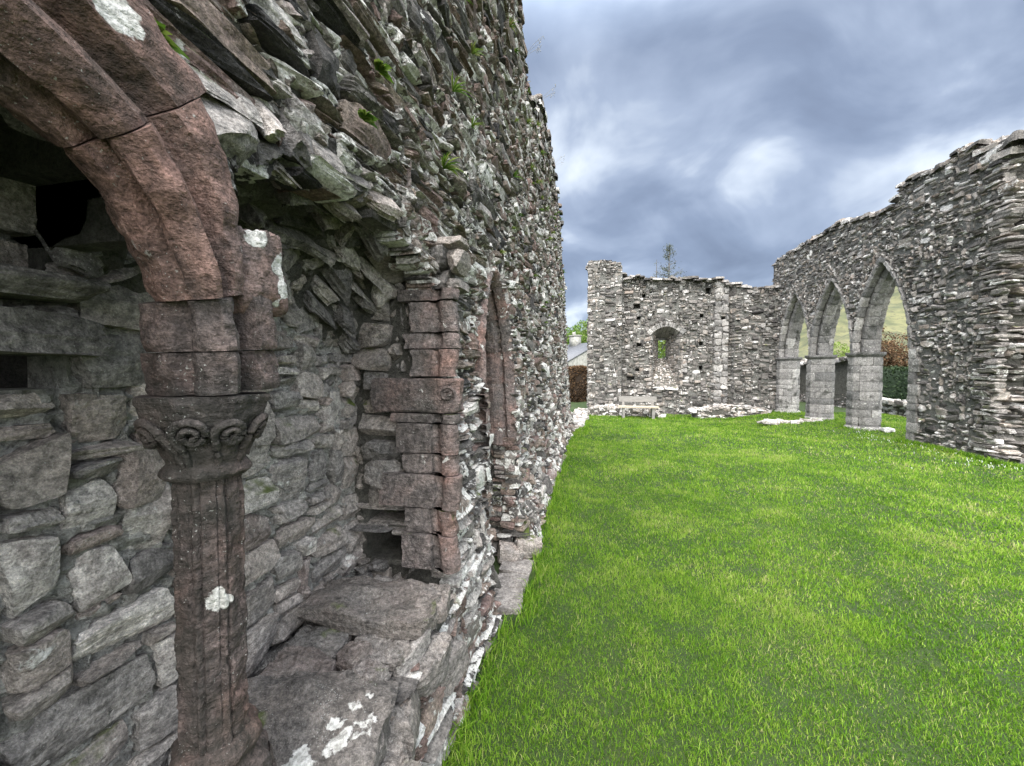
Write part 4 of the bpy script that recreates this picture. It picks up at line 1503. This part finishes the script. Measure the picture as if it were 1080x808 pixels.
gx = np.unique(np.concatenate([np.linspace(-500, -12, 14), np.linspace(-12, -1.6, 12), np.arange(-1.6, 12, .14), np.linspace(12, 40, 16), np.linspace(40, 600, 14)]))
gy = np.unique(np.concatenate([np.linspace(-300, -4, 12), np.arange(-4, 18, .16), np.linspace(18, 60, 20), np.linspace(60, 900, 16)]))
GX, GY = np.meshgrid(gx, gy)
GZ = gh(GX, GY)
acc = Acc()
nx, ny = len(gx), len(gy)
J, I = np.meshgrid(np.arange(ny - 1), np.arange(nx - 1), indexing='ij')
J, I = J.ravel(), I.ravel()
acc.add(np.stack([GX, GY, GZ], -1).reshape(-1, 3), np.stack([J * nx + I, J * nx + I + 1, (J + 1) * nx + I + 1, (J + 1) * nx + I], -1), (.5, 1, 0))
tag(acc.build('ground', ground_mat(), sharp=None), kind='structure')


def blades(acc, X, Y, Z, hgt, wid, lean, tint, r):
    n = len(X)
    th = r.uniform(0, 2 * math.pi, n)
    ld = r.uniform(0, 2 * math.pi, n)
    l1 = hgt * lean * r.uniform(.2, 1, n)
    px, py = np.cos(th) * wid / 2, np.sin(th) * wid / 2
    dx, dy = np.cos(ld), np.sin(ld)
    mz = hgt * .55
    V = np.empty((n, 5, 3))
    V[:, 0] = np.stack([X - px, Y - py, Z], -1)
    V[:, 1] = np.stack([X + px, Y + py, Z], -1)
    V[:, 2] = np.stack([X + px * .8 + dx * l1 * .35, Y + py * .8 + dy * l1 * .35, Z + mz], -1)
    V[:, 3] = np.stack([X - px * .8 + dx * l1 * .35, Y - py * .8 + dy * l1 * .35, Z + mz], -1)
    V[:, 4] = np.stack([X + dx * l1, Y + dy * l1, Z + hgt * (1 - .25 * lean)], -1)
    b = np.arange(n)[:, None] * 5
    F = np.concatenate([np.concatenate([b, b + 1, b + 2, b + 3], 1), np.concatenate([b + 3, b + 2, b + 4, np.full((n, 1), -1)], 1)])
    acc.add(V.reshape(-1, 3), F, np.repeat(tint, 5, 0))


def left_edge(y):
    return np.interp(y, [.5, 1.4, 2.2, 2.35, 3.1, 3.4, 9, 11, 15.3], [-.58, -.58, -.53, -.43, -.42, -.50, -.46, -.22, -.12]) + n1(y, 3.1, 3.5) * .04


r = np.random.default_rng(77)
acc = Acc()
for (d0, d1, dens, w, h) in ((1.0, 3.2, 26000, .0033, .027), (3.2, 5.5, 12500, .005, .029), (5.5, 9, 4500, .008, .036), (9, 22, 1500, .014, .040)):
    Xb = (max(-.7, -d1), min(11, d1))
    Yb = (.2, min(16.4, d1))
    N = int((Xb[1] - Xb[0]) * (Yb[1] - Yb[0]) * dens)
    X = r.uniform(*Xb, N)
    Y = r.uniform(*Yb, N)
    D = np.hypot(X, Y)
    ang = np.degrees(np.arctan2(X, Y))
    k = (D >= d0) & (D < d1) & (X > left_edge(Y)) & (ang < 60) & ~((X > 6.78) & (Y > 8.2) & (Y < 10.1)) & ~((X > 6.75) & (Y < 8.3)) & (X < 10.4)
    cl = fbm(np.stack([X * 5, Y * 5, 0 * X], -1), 2)
    k &= r.uniform(-.9, 1.0, N) < cl + 1.15
    X, Y, cl = X[k], Y[k], cl[k]
    edge = np.exp(-((X - left_edge(Y)) / .10) ** 2)
    n = len(X)
    big = fbm(np.stack([X * 1.1, Y * 1.1, 0 * X + 3], -1), 3)
    hg = h * (.35 + 1.15 * r.random(n) ** 1.6) * (1 + .5 * np.clip(cl, -.6, 1)) * (1 + .9 * edge * r.uniform(0, 1, n)) * (1 + .25 * big)
    dry = r.random(n) < (.05 + .10 * smooth(.0, .5, -big))
    t = np.where(dry, r.uniform(.8, 1.0, n), np.clip(.46 + r.normal(0, .20, n) + .28 * big + .16 * cl, .0, .9))
    blades(acc, X, Y, gh(X, Y) - .004, hg, w * r.uniform(.7, 1.3, n), r.uniform(.3, 1.25, n), np.stack([t, t * 0 + 1, t * 0], -1), r)
# a long unmown fringe along the wall foot
N = 9000
Y = r.uniform(1.0, 10.5, N) ** 1.0
X = left_edge(Y) + np.abs(r.normal(0, .05, N)) - .03
k = r.random(N) < np.clip(.35 + fbm(np.stack([Y * 3, 0 * Y, 0 * Y], -1), 2), 0, 1)
X, Y = X[k], Y[k]
n = len(X)
t = np.clip(r.normal(.5, .2, n), 0, 1)
blades(acc, X, Y, gh(X, Y) - .004, r.uniform(.05, .13, n), r.uniform(.004, .007, n), r.uniform(.4, 1.3, n), np.stack([t, t * 0 + 1, t * 0], -1), r)
Y = np.concatenate([r.uniform(7.6, 10.2, 1800), 14.98 + np.abs(r.normal(0, .06, 1500)) * -1, r.uniform(9.5, 15.2, 1200)])
X = np.concatenate([6.76 - np.abs(r.normal(0, .06, 1800)), r.uniform(-.3, 6.3, 1500), -.2 + np.abs(r.normal(0, .05, 1200))])
for px_, py_ in ((7.12, 11.99), (7.12, 14.03), (7.12, 16.1)):
    a_ = r.uniform(0, 2 * math.pi, 420)
    X = np.concatenate([X, px_ + np.cos(a_) * (.40 + np.abs(r.normal(0, .03, 420)))])
    Y = np.concatenate([Y, py_ + np.sin(a_) * (.40 + np.abs(r.normal(0, .03, 420)))])
n = len(X)
t = np.clip(r.normal(.45, .2, n), 0, 1)
blades(acc, X, Y, gh(X, Y) - .004, r.uniform(.05, .14, n), r.uniform(.008, .014, n), r.uniform(.4, 1.3, n), np.stack([t, t * 0 + 1, t * 0], -1), r)
tag(acc.build('lawn_grass', M_GRASS, sharp=None), kind='stuff')

# daisies by the arcade wall
acc = Acc()
N = 122
Y = np.concatenate([r.uniform(7.5, 11.5, 110), r.uniform(7, 13, 12)])
X = np.concatenate([6.75 - np.abs(r.normal(0, .35, 110)) - .02, r.uniform(4.5, 6.7, 12)])
Z = gh(X, Y) + .032
for i in range(N):
    a_ = np.linspace(0, 2 * math.pi, 9)[:-1]
    rr_ = r.uniform(.006, .011)
    V = np.concatenate([np.stack([X[i] + rr_ * np.cos(a_), Y[i] + rr_ * np.sin(a_), Z[i] + .003 + 0 * a_], -1), [[X[i], Y[i], Z[i] + .006]], [[X[i], Y[i], Z[i] - .05]]])
    j = np.arange(8)
    F = np.concatenate([np.stack([j, (j + 1) % 8, np.full(8, 8)], -1), [[0, 1, 9]]])
    T = np.tile([.8, 1, 0], (10, 1))
    T[8] = (0.05, 1, 0)
    acc.add(V, F, T)
tag(acc.build('daisies', M_DAISY, sharp=None), kind='stuff')

# ================================================================== PLANTS ON THE NEAR WALL
def tuft(name, p, n, h, spread, mat, label, cat, group, seed, hue=.5, out=.6, wid=.006, broad=False):
    r = np.random.default_rng(seed)
    acc = Acc()
    for i in range(n):
        az = r.uniform(-1.3, 1.3)
        d = np.array([math.cos(az) * out, math.sin(az) * spread, r.uniform(.3, 1.0)])
        d /= np.linalg.norm(d)
        L_ = h * r.uniform(.5, 1.1)
        s = np.linspace(0, 1, 5)[:, None]
        pts = np.zeros((1, 3)) + d * L_ * s + np.array([0, 0, -.55 * L_]) * s ** 2
        side = np.cross(d, r.normal(size=3))
        side /= np.linalg.norm(side)
        wv = wid * (np.array([.6, 1, .9, .6, .1]) if not broad else np.array([.3, 1.6, 2.2, 1.5, .2]))[:, None]
        V = np.concatenate([pts - side * wv, pts + side * wv])
        F = [[k, k + 1, 5 + k + 1, 5 + k] for k in range(4)]
        acc.add(V, F, (np.clip(hue + r.normal(0, .15), 0, 1), 1, 0))
    o = acc.build(name, mat, sharp=None)
    o.location = p
    return tag(o, label, cat, group)


gr_ = 'grass tufts rooted in the near wall'
rr = np.random.default_rng(9)
cnt = 0
while cnt < 70:
    y = rr.uniform(1.0, 9.5)
    z = rr.uniform(2.2, 5.6)
    if z > float(left_top(np.array(y))) - .1:
        continue
    p = fm_left(np.array(y), np.array(z), np.array(.03))
    tuft('grass_tuft', p, rr.integers(16, 34), rr.uniform(.06, .15), .7, M_TUFT, 'small green grass tuft sprouting between slates of the tall near wall', 'plant', gr_, 300 + cnt, rr.uniform(.3, .75), wid=.004)
    cnt += 1
for k, (q, lab) in enumerate([((1.13, 2.55), 'bright green leafy fern in the near wall above the recess, the uppermost of two'),
                              ((1.02, 2.33), 'bright green leafy fern just above the recess edge, the lower of two'),
                              ((.47, 2.10), 'mossy fern sprig growing behind the top of the red arch stone')]):
    p = fm_left(np.array(q[0]), np.array(q[1]), np.array(.035))
    tuft('wall_fern', p, 34, .055, 1.0, M_TUFT, lab, 'fern', None, 400 + k, .55, wid=.004, broad=True)
for k, (y, dz) in enumerate([(4.95, .0), (6.5, .02), (8.6, 0)]):
    z = float(left_top(np.array(y)))
    p = np.array([-.62 - .05 * (z - 1) - .05, y, z])
    acc = Acc()
    r2 = np.random.default_rng(500 + k)
    for i in range(3):
        d = np.array([r2.uniform(.3, .7), r2.normal(0, .2), 1.0])
        L_ = r2.uniform(.15, .34)
        s = np.linspace(0, 1, 8)[:, None]
        pts = d * L_ * s + np.array([.12, 0, -.05]) * s ** 2
        tube(acc, pts, .0014, (.4, 1, 0), 5, 0)
        for q in range(5):
            b = pts[-1] - d * .02 * q
            e = b + r2.normal(0, .018, 3) + np.array([0, 0, .01])
            tube(acc, np.stack([b, (b + e) / 2, e]), .0022, (.7, 1, 0), 4, 0)
    o = acc.build('dry_stalk', M_STRAW, sharp=None)
    o.location = p
    tag(o, 'thin dry weed stalks standing on the top edge of the tall near wall', 'weed', 'dry weeds on the near wall top')


# ================================================================== FARM, TREES, HEDGES BEYOND
def leaf_cloud(acc, centers, radii, n, size, r, hue=(.5, .2), squash=1.0, wood=None):
    """leaf-sized faces spread through several uneven lobes"""
    centers, radii = np.array(centers, float), np.array(radii, float)
    pr = radii ** 2.3
    pr /= pr.sum()
    ids = r.choice(len(centers), n, p=pr)
    d = r.normal(size=(n, 3))
    d /= np.linalg.norm(d, axis=1)[:, None]
    rad = radii[ids] * r.uniform(.25, 1, n) ** .45
    P = centers[ids] + d * rad[:, None] * np.array([1, 1, squash])
    keep = fbm(P * 1.9 / max(radii.mean(), .1) + 5, 3) > -.28
    P, ids = P[keep], ids[keep]
    n = len(P)
    a = r.normal(size=(n, 3))
    a /= np.linalg.norm(a, axis=1)[:, None]
    b = np.cross(a, r.normal(size=(n, 3)))
    b /= np.linalg.norm(b, axis=1)[:, None]
    s = size * r.uniform(.5, 1.3, (n, 1))
    V = np.stack([P - a * s, P + b * s * .55, P + a * s, P - b * s * .55], 1)
    lob = r.normal(0, hue[1] * .6, len(centers))[ids]
    t = np.clip(hue[0] + lob + r.normal(0, hue[1], n), 0, 1)
    F = np.arange(n * 4).reshape(-1, 4)
    acc.add(V.reshape(-1, 3), F, np.repeat(np.stack([t, t * 0 + 1, t * 0], -1), 4, 0))


def limbs(acc, base, top, r0, lobes, r):
    base, top = np.array(base, float), np.array(top, float)
    s = np.linspace(0, 1, 10)[:, None]
    tr = base + (top - base) * s + np.concatenate([fbm(np.concatenate([s * 3, s * 0, s * 0 + 1], 1) + base[0], 2)[:, None] * r0 * 2 * s, np.zeros((10, 2))], 1)
    tube(acc, tr, r0 * (1 - .75 * s[:, 0]), (.5, 1, 0), 7, .01)
    for c in lobes:
        k = r.integers(4, 9)
        st = tr[k]
        m = (st + c) / 2 + r.normal(0, .15, 3)
        tube(acc, np.stack([st, st * .5 + m * .5, m, m * .5 + np.array(c) * .5, c]), np.array([.4, .32, .24, .16, .06]) * r0, (.5, 1, 0), 5, .0)


def tree(name, loc, h, w, n, leaf, mat, label, seed, hue=(.5, .2), trunk_r=.18, nl=14, group=None):
    r = np.random.default_rng(seed)
    rt = empty(name, loc, label, 'tree', group)
    x, y, z = loc
    lobes, rad = [], []
    for k in range(nl):
        f = (k + .5) / nl
        rr_ = w * .5 * math.sin(math.pi * (.18 + .75 * f)) * r.uniform(.55, .95)
        az = k * 2.4 + r.uniform(-.4, .4)
        lobes.append((x + rr_ * math.cos(az), y + rr_ * math.sin(az), z + h * (.28 + .66 * f) + r.normal(0, h * .02)))
        rad.append(w * r.uniform(.15, .26))
    a = Acc()
    limbs(a, loc, (x, y, z + h * .85), trunk_r, lobes, r)
    a.build('trunk', M_BARK, rt)
    a = Acc()
    leaf_cloud(a, lobes, rad, n, leaf, r, hue)
    a.build('crown', mat, rt, sharp=None)
    return rt


def at(az, d):
    return (math.sin(R(az)) * d, math.cos(R(az)) * d)


# the strip of view between the near wall and the end wall is about azimuth -3.5 .. -0.6 degrees
for k, (az, d, h, w, lab) in enumerate([(-3.2, 62, 8.6, 6.5, 'rounded spring-green tree behind the slate-roofed house, left one'),
                                        (-.4, 66, 9.8, 7, 'taller spring-green tree beside the end wall, behind the chimney'),
                                        (9.6, 58, 8.4, 7, 'spring-green tree behind the end wall, glimpsed through its slit window')]):
    x, y = at(az, d)
    tree('broadleaf_tree', (x, y, -.2), h, w, 9000, .17, M_SPRING, lab, 60 + k, (.55, .2), .25, group='spring trees beyond the ruin')
# slim open conifer above the end wall, and a smaller one beside it
for k, (az, d, h, w, lab) in enumerate([(10.2, 47, 15.6, 5.2, 'grey-green open conifer rising above the end wall'), (8.6, 50, 14.9, 1.9, 'thin bare treetop left of the conifer over the end wall')]):
    x, y = at(az, d)
    r = np.random.default_rng(80 + k)
    rt = empty('conifer_tree', (x, y, -.2), lab, 'tree')
    a = Acc()
    b = Acc()
    tube(a, np.stack([np.full(8, x), np.full(8, y), np.linspace(-.2, h, 8)], -1), np.linspace(.22, .02, 8), (.5, 1, 0), 7, .0)
    for i in range(80 if k == 0 else 40):
        z = h * r.uniform(.35, .99)
        L_ = (w / 2) * ((1 - z / h) * 2.2 + .12) * r.uniform(.5, 1)
        L_ = min(L_, w / 2)
        az2 = r.uniform(0, 2 * math.pi)
        s = np.linspace(0, 1, 5)[:, None]
        e = np.array([math.cos(az2) * L_, math.sin(az2) * L_, L_ * .35])
        pts = np.array([x, y, z]) + e * s + np.array([0, 0, .2 * L_]) * s ** 2
        tube(a, pts, np.linspace(.035, .01, 5), (.5, 1, 0), 4, 0)
        m = 30 if k == 0 else 5
        pp = np.array([x, y, z]) + e * r.uniform(.25, 1, (m, 1)) + r.normal(0, .16, (m, 3))
        leaf_cloud(b, pp, np.full(m, .10), m * 3, .06, r, (.4, .25))
    a.build('trunk', M_BARK, rt)
    b.build('crown', M_CONIFER, rt, sharp=None)


def hedge(name, x0, x1, y0, y1, z0, z1, n, leaf, mat, label, cat, seed, hue=(.5, .22), topshift=0.0, rot=0.0):
    r = np.random.default_rng(seed)
    acc = Acc()
    # leaves gather near the clipped faces
    P = r.uniform(-1, 1, (n, 3))
    ax = r.integers(0, 3, n)
    sg = r.choice([-1, 1], n)
    sh = 1 - np.abs(r.normal(0, .10, n))
    P[np.arange(n), ax] = sg * sh
    c = np.array([(x0 + x1) / 2, (y0 + y1) / 2, (z0 + z1) / 2])
    hs = np.array([(x1 - x0) / 2, (y1 - y0) / 2, (z1 - z0) / 2])
    Q = c + P * hs
    Q += (fbm(Q * 1.4, 3) * .16)[:, None] * P
    a = r.normal(size=(n, 3))
    a /= np.linalg.norm(a, axis=1)[:, None]
    b = np.cross(a, r.normal(size=(n, 3)))
    b /= np.linalg.norm(b, axis=1)[:, None]
    s = leaf * r.uniform(.5, 1.3, (n, 1))
    V = np.stack([Q - a * s, Q + b * s * .6, Q + a * s, Q - b * s * .6], 1)
    t = np.clip(hue[0] + r.normal(0, hue[1], n) + topshift * P[:, 2], 0, 1)
    acc.add(V.reshape(-1, 3), np.arange(n * 4).reshape(-1, 4), np.repeat(np.stack([t, t * 0 + 1, t * 0], -1), 4, 0))
    # inner twiggy mass
    V0, F = _grid[5]
    V = c + V0 * hs * .86
    acc.add(V, F, (0.0, 1, 0))
    o = acc.build(name, mat, sharp=None)
    return tag(o, label, cat)


hedge('clipped_hedge', -2.4, .1, 21.5, 22.6, -.2, 1.75, 16000, .05, M_BEECH, 'clipped brown beech hedge between the near wall and end wall', 'hedge', 91, (.45, .22), .2)
hedge('clipped_hedge', 12.0, 20.0, 23.0, 25.0, -.1, 1.7, 15000, .06, M_DARKLEAF, 'dark evergreen hedge seen through the nearest arch', 'hedge', 92, (.45, .25))
r = np.random.default_rng(95)
for k, (x, y, h, w, m_, lab, hue) in enumerate([(17.6, 27.5, 4.2, 3.8, M_BEECH, 'brown twiggy bush behind the evergreen hedge through the nearest arch', (.55, .2)),
                                                (14.9, 28.2, 3.4, 2.6, M_SPRING, 'yellow-green bush seen through the middle arch', (.8, .2))]):
    rt = empty('bush', (x, y, 0), lab, 'bush')
    lobes = [(x + r.normal(0, w * .22), y + r.normal(0, w * .2), h * r.uniform(.3, .85)) for _ in range(12)]
    a = Acc()
    limbs(a, (x, y, 0), (x, y, h * .7), .07, lobes, r)
    a.build('trunk', M_BARK, rt)
    a = Acc()
    leaf_cloud(a, lobes, [w * r.uniform(.16, .28) for _ in lobes], 8000, .07, r, hue)
    a.build('crown', m_, rt, sharp=None)

# house with a slate roof and one stone chimney
hx, hy = -1.55, 38.0
house = empty('stone_house', (hx, hy, 0), 'small stone house with grey slate roof and chimney behind the brown hedge', 'house')


def box(acc, c, s, tint=(.5, 1, 0)):
    V0, F = cube_grid(1)
    acc.add(np.array(c) + V0 * np.array(s) / 2, F, tint)


a = Acc()
W2, D2, EH, RH = 2.9, 4.0, 2.1, 3.95
V = np.array([(-W2, -D2, -.2), (W2, -D2, -.2), (W2, -D2, EH), (-W2, -D2, EH), (-W2, D2, -.2), (W2, D2, -.2), (W2, D2, EH), (-W2, D2, EH), (-W2, 0, RH), (W2, 0, RH)])
V += np.array([hx + .6, hy, 0])
a.add(V, [[0, 1, 2, 3], [5, 4, 7, 6]], (.5, 1, 0))
a.add(V, [[4, 0, 3, -1], [4, 3, 7, -1], [3, 8, 7, -1], [1, 5, 6, -1], [1, 6, 2, -1], [2, 6, 9, -1]], (.5, 1, 0))
a.build('house_wall', M_HARL, house, smooth_shade=False)
a = Acc()
for s in (-1, 1):
    e = np.array([(-W2 - .05, s * (D2 + .3), EH - .16), (W2 + .05, s * (D2 + .3), EH - .16), (W2 + .05, 0, RH + .06), (-W2 - .05, 0, RH + .06)]) + np.array([hx + .6, hy, 0])
    V = np.concatenate([e, e + np.array([0, 0, .12])])
    F = [[0, 3, 2, 1], [4, 5, 6, 7], [0, 1, 5, 4], [1, 2, 6, 5], [2, 3, 7, 6], [3, 0, 4, 7]]
    a.add(V, F if s < 0 else [f[::-1] for f in F], (.5, 1, 0))
rf = a.build('roof', M_SLATEROOF, house, smooth_shade=False)
a = Acc()
box(a, (hx + .05, hy - .2, RH + .35), (.95, .7, 1.1))
box(a, (hx + .05, hy - .2, RH + .94), (1.08, .84, .1))
box(a, (hx - .15, hy - .2, RH + 1.14), (.24, .24, .30))
a.build('chimney', M_HARL, house, smooth_shade=False)
house.rotation_euler = (0, 0, R(-50))

# hillside on the right, seen through the arches
acc = Acc()
azs = np.radians(np.linspace(12, 75, 64))
ds = np.linspace(60, 520, 40)
AZ, DS = np.meshgrid(azs, ds)
hz = 62 * smooth(60, 420, DS) * smooth(R(14), R(30), AZ) * (1 - .3 * smooth(R(60), R(75), AZ))
hz = hz + fbm(np.stack([AZ * 9, DS * .02, 0 * AZ], -1), 4) * 9 * smooth(80, 250, DS) - .3
V = np.stack([np.sin(AZ) * DS, np.cos(AZ) * DS, hz], -1)
J, I = np.meshgrid(np.arange(39), np.arange(63), indexing='ij')
J, I = J.ravel(), I.ravel()
acc.add(V.reshape(-1, 3), np.stack([J * 64 + I, (J + 1) * 64 + I, (J + 1) * 64 + I + 1, J * 64 + I + 1], -1), (.5, 1, 0))
tag(acc.build('hillside', hill_mat(), sharp=None), kind='structure')

# bench in front of the end wall
bx, by, bz = 1.65, 14.75, float(gh(np.array(1.6), np.array(14.8)))
bench = empty('park_bench', (bx, by, bz), 'weathered wooden bench with a plain plank back before the end wall', 'bench')


def plank(name, c, s, mat, seed):
    a = Acc()
    V0, F = _grid[5]
    V = np.clip(V0 * 1.0, -1, 1) * np.array(s) / 2
    V[:, 2] += n1(V[:, 0], seed, 3) * .004
    a.add(V + np.array(c) + np.array([bx, by, bz]), F, (.5, 1, 0))
    return a.build(name, mat, bench)


plank('seat', (0, 0, .43), (1.42, .36, .055), M_WOODTOP, 1.)
plank('backrest', (0, .23, .70), (1.34, .05, .20), M_WOOD, 2.)
for s in (-1, 1):
    plank('leg', (s * .52, -.10, .19), (.09, .08, .44), M_WOOD, 3.)
    plank('leg', (s * .52, .19, .30), (.09, .07, .66), M_WOOD, 4.)

# ================================================================== SKY, LIGHT, CAMERA
SUN_EL, SUN_AZ = R(56), R(186)      # azimuth from +Y towards +X
w = bpy.data.worlds.new('World')
sc.world = w
w.use_nodes = True
T = NT.__new__(NT)
T.t = w.node_tree
T.t.nodes.clear()
tc = T.n('TexCoord').outputs['Generated']
sky = T.n('TexSky', sky_type='NISHITA', sun_disc=False, sun_elevation=SUN_EL, sun_rotation=SUN_AZ)
sep = T.n('SeparateXYZ', ins={0: tc})
X, Y, Z = sep.outputs
zz = T.math('ADD', T.math('MAXIMUM', Z, 0.0), .42)
cvec = T.n('CombineXYZ', ins={0: T.math('DIVIDE', X, zz), 1: T.math('DIVIDE', Y, zz), 2: 5.2})
n_big = T.noise(cvec.outputs[0], 1.35, 5, .52, .3)
mp = T.n('Mapping', ins={'Vector': cvec.outputs[0], 'Location': (1.1, 2.2, 0)})
n_mid = T.noise(mp.outputs[0], 3.2, 6, .5, .6)
cl = T.math('ADD', T.math('MULTIPLY', n_big, .62), T.math('MULTIPLY', n_mid, .38))
ccol = T.ramp(cl, [(.36, (.64, .80, 1.16)), (.44, (.90, 1.12, 1.57)), (.505, (1.32, 1.58, 2.08)), (.56, (2.2, 2.48, 2.9)), (.64, (3.5, 3.7, 4.0))])
skyc = T.mix(.95, sky.outputs[0], ccol)
# overcast skies brighten towards the zenith and on the side of the veiled sun
zen = T.step(Z, .60, .95)
back = T.step(Y, .1, -.8)
gain = T.math('ADD', 1.0, T.math('ADD', T.math('MULTIPLY', zen, 8.5), T.math('MULTIPLY', back, 6.5)))
gc = T.n('CombineColor', ins={0: T.math('MULTIPLY', gain, 1.0), 1: T.math('POWER', gain, .955), 2: T.math('POWER', gain, .85)})
skyc = T.mix(1.0, skyc, gc.outputs[0], 'MULTIPLY')
bg = T.n('Background', ins={'Color': skyc, 'Strength': .10})
wo = T.n('OutputWorld')
T.t.links.new(bg.outputs[0], wo.inputs['Surface'])

sd = bpy.data.lights.new('sun', 'SUN')
sd.energy = 1.5
sd.angle = R(35)
sd.color = (1, .97, .93)
so = bpy.data.objects.new('sun', sd)
COL.objects.link(so)
from mathutils import Vector
dirv = Vector((math.sin(SUN_AZ) * math.cos(SUN_EL), math.cos(SUN_AZ) * math.cos(SUN_EL), math.sin(SUN_EL)))
so.rotation_euler = dirv.to_track_quat('Z', 'Y').to_euler()

cam = bpy.data.cameras.new('camera')
co = bpy.data.objects.new('camera', cam)
COL.objects.link(co)
cam.sensor_fit = 'HORIZONTAL'
cam.sensor_width = 36
cam.lens = 36 * 405 / 1080
cam.clip_start = .02
cam.clip_end = 3000
co.location = (0, 0, 1.6)
co.rotation_euler = (R(90) - math.atan(14 / 405), 0, R(11.85))
sc.camera = co

vs = sc.view_settings
vs.view_transform = 'Standard'
vs.look = 'None'
vs.exposure = 1.78
vs.gamma = 1
vs.use_curve_mapping = False
sc.cycles.max_bounces = 6
sc.cycles.diffuse_bounces = 4
sc.cycles.denoising_prefilter = 'NONE'
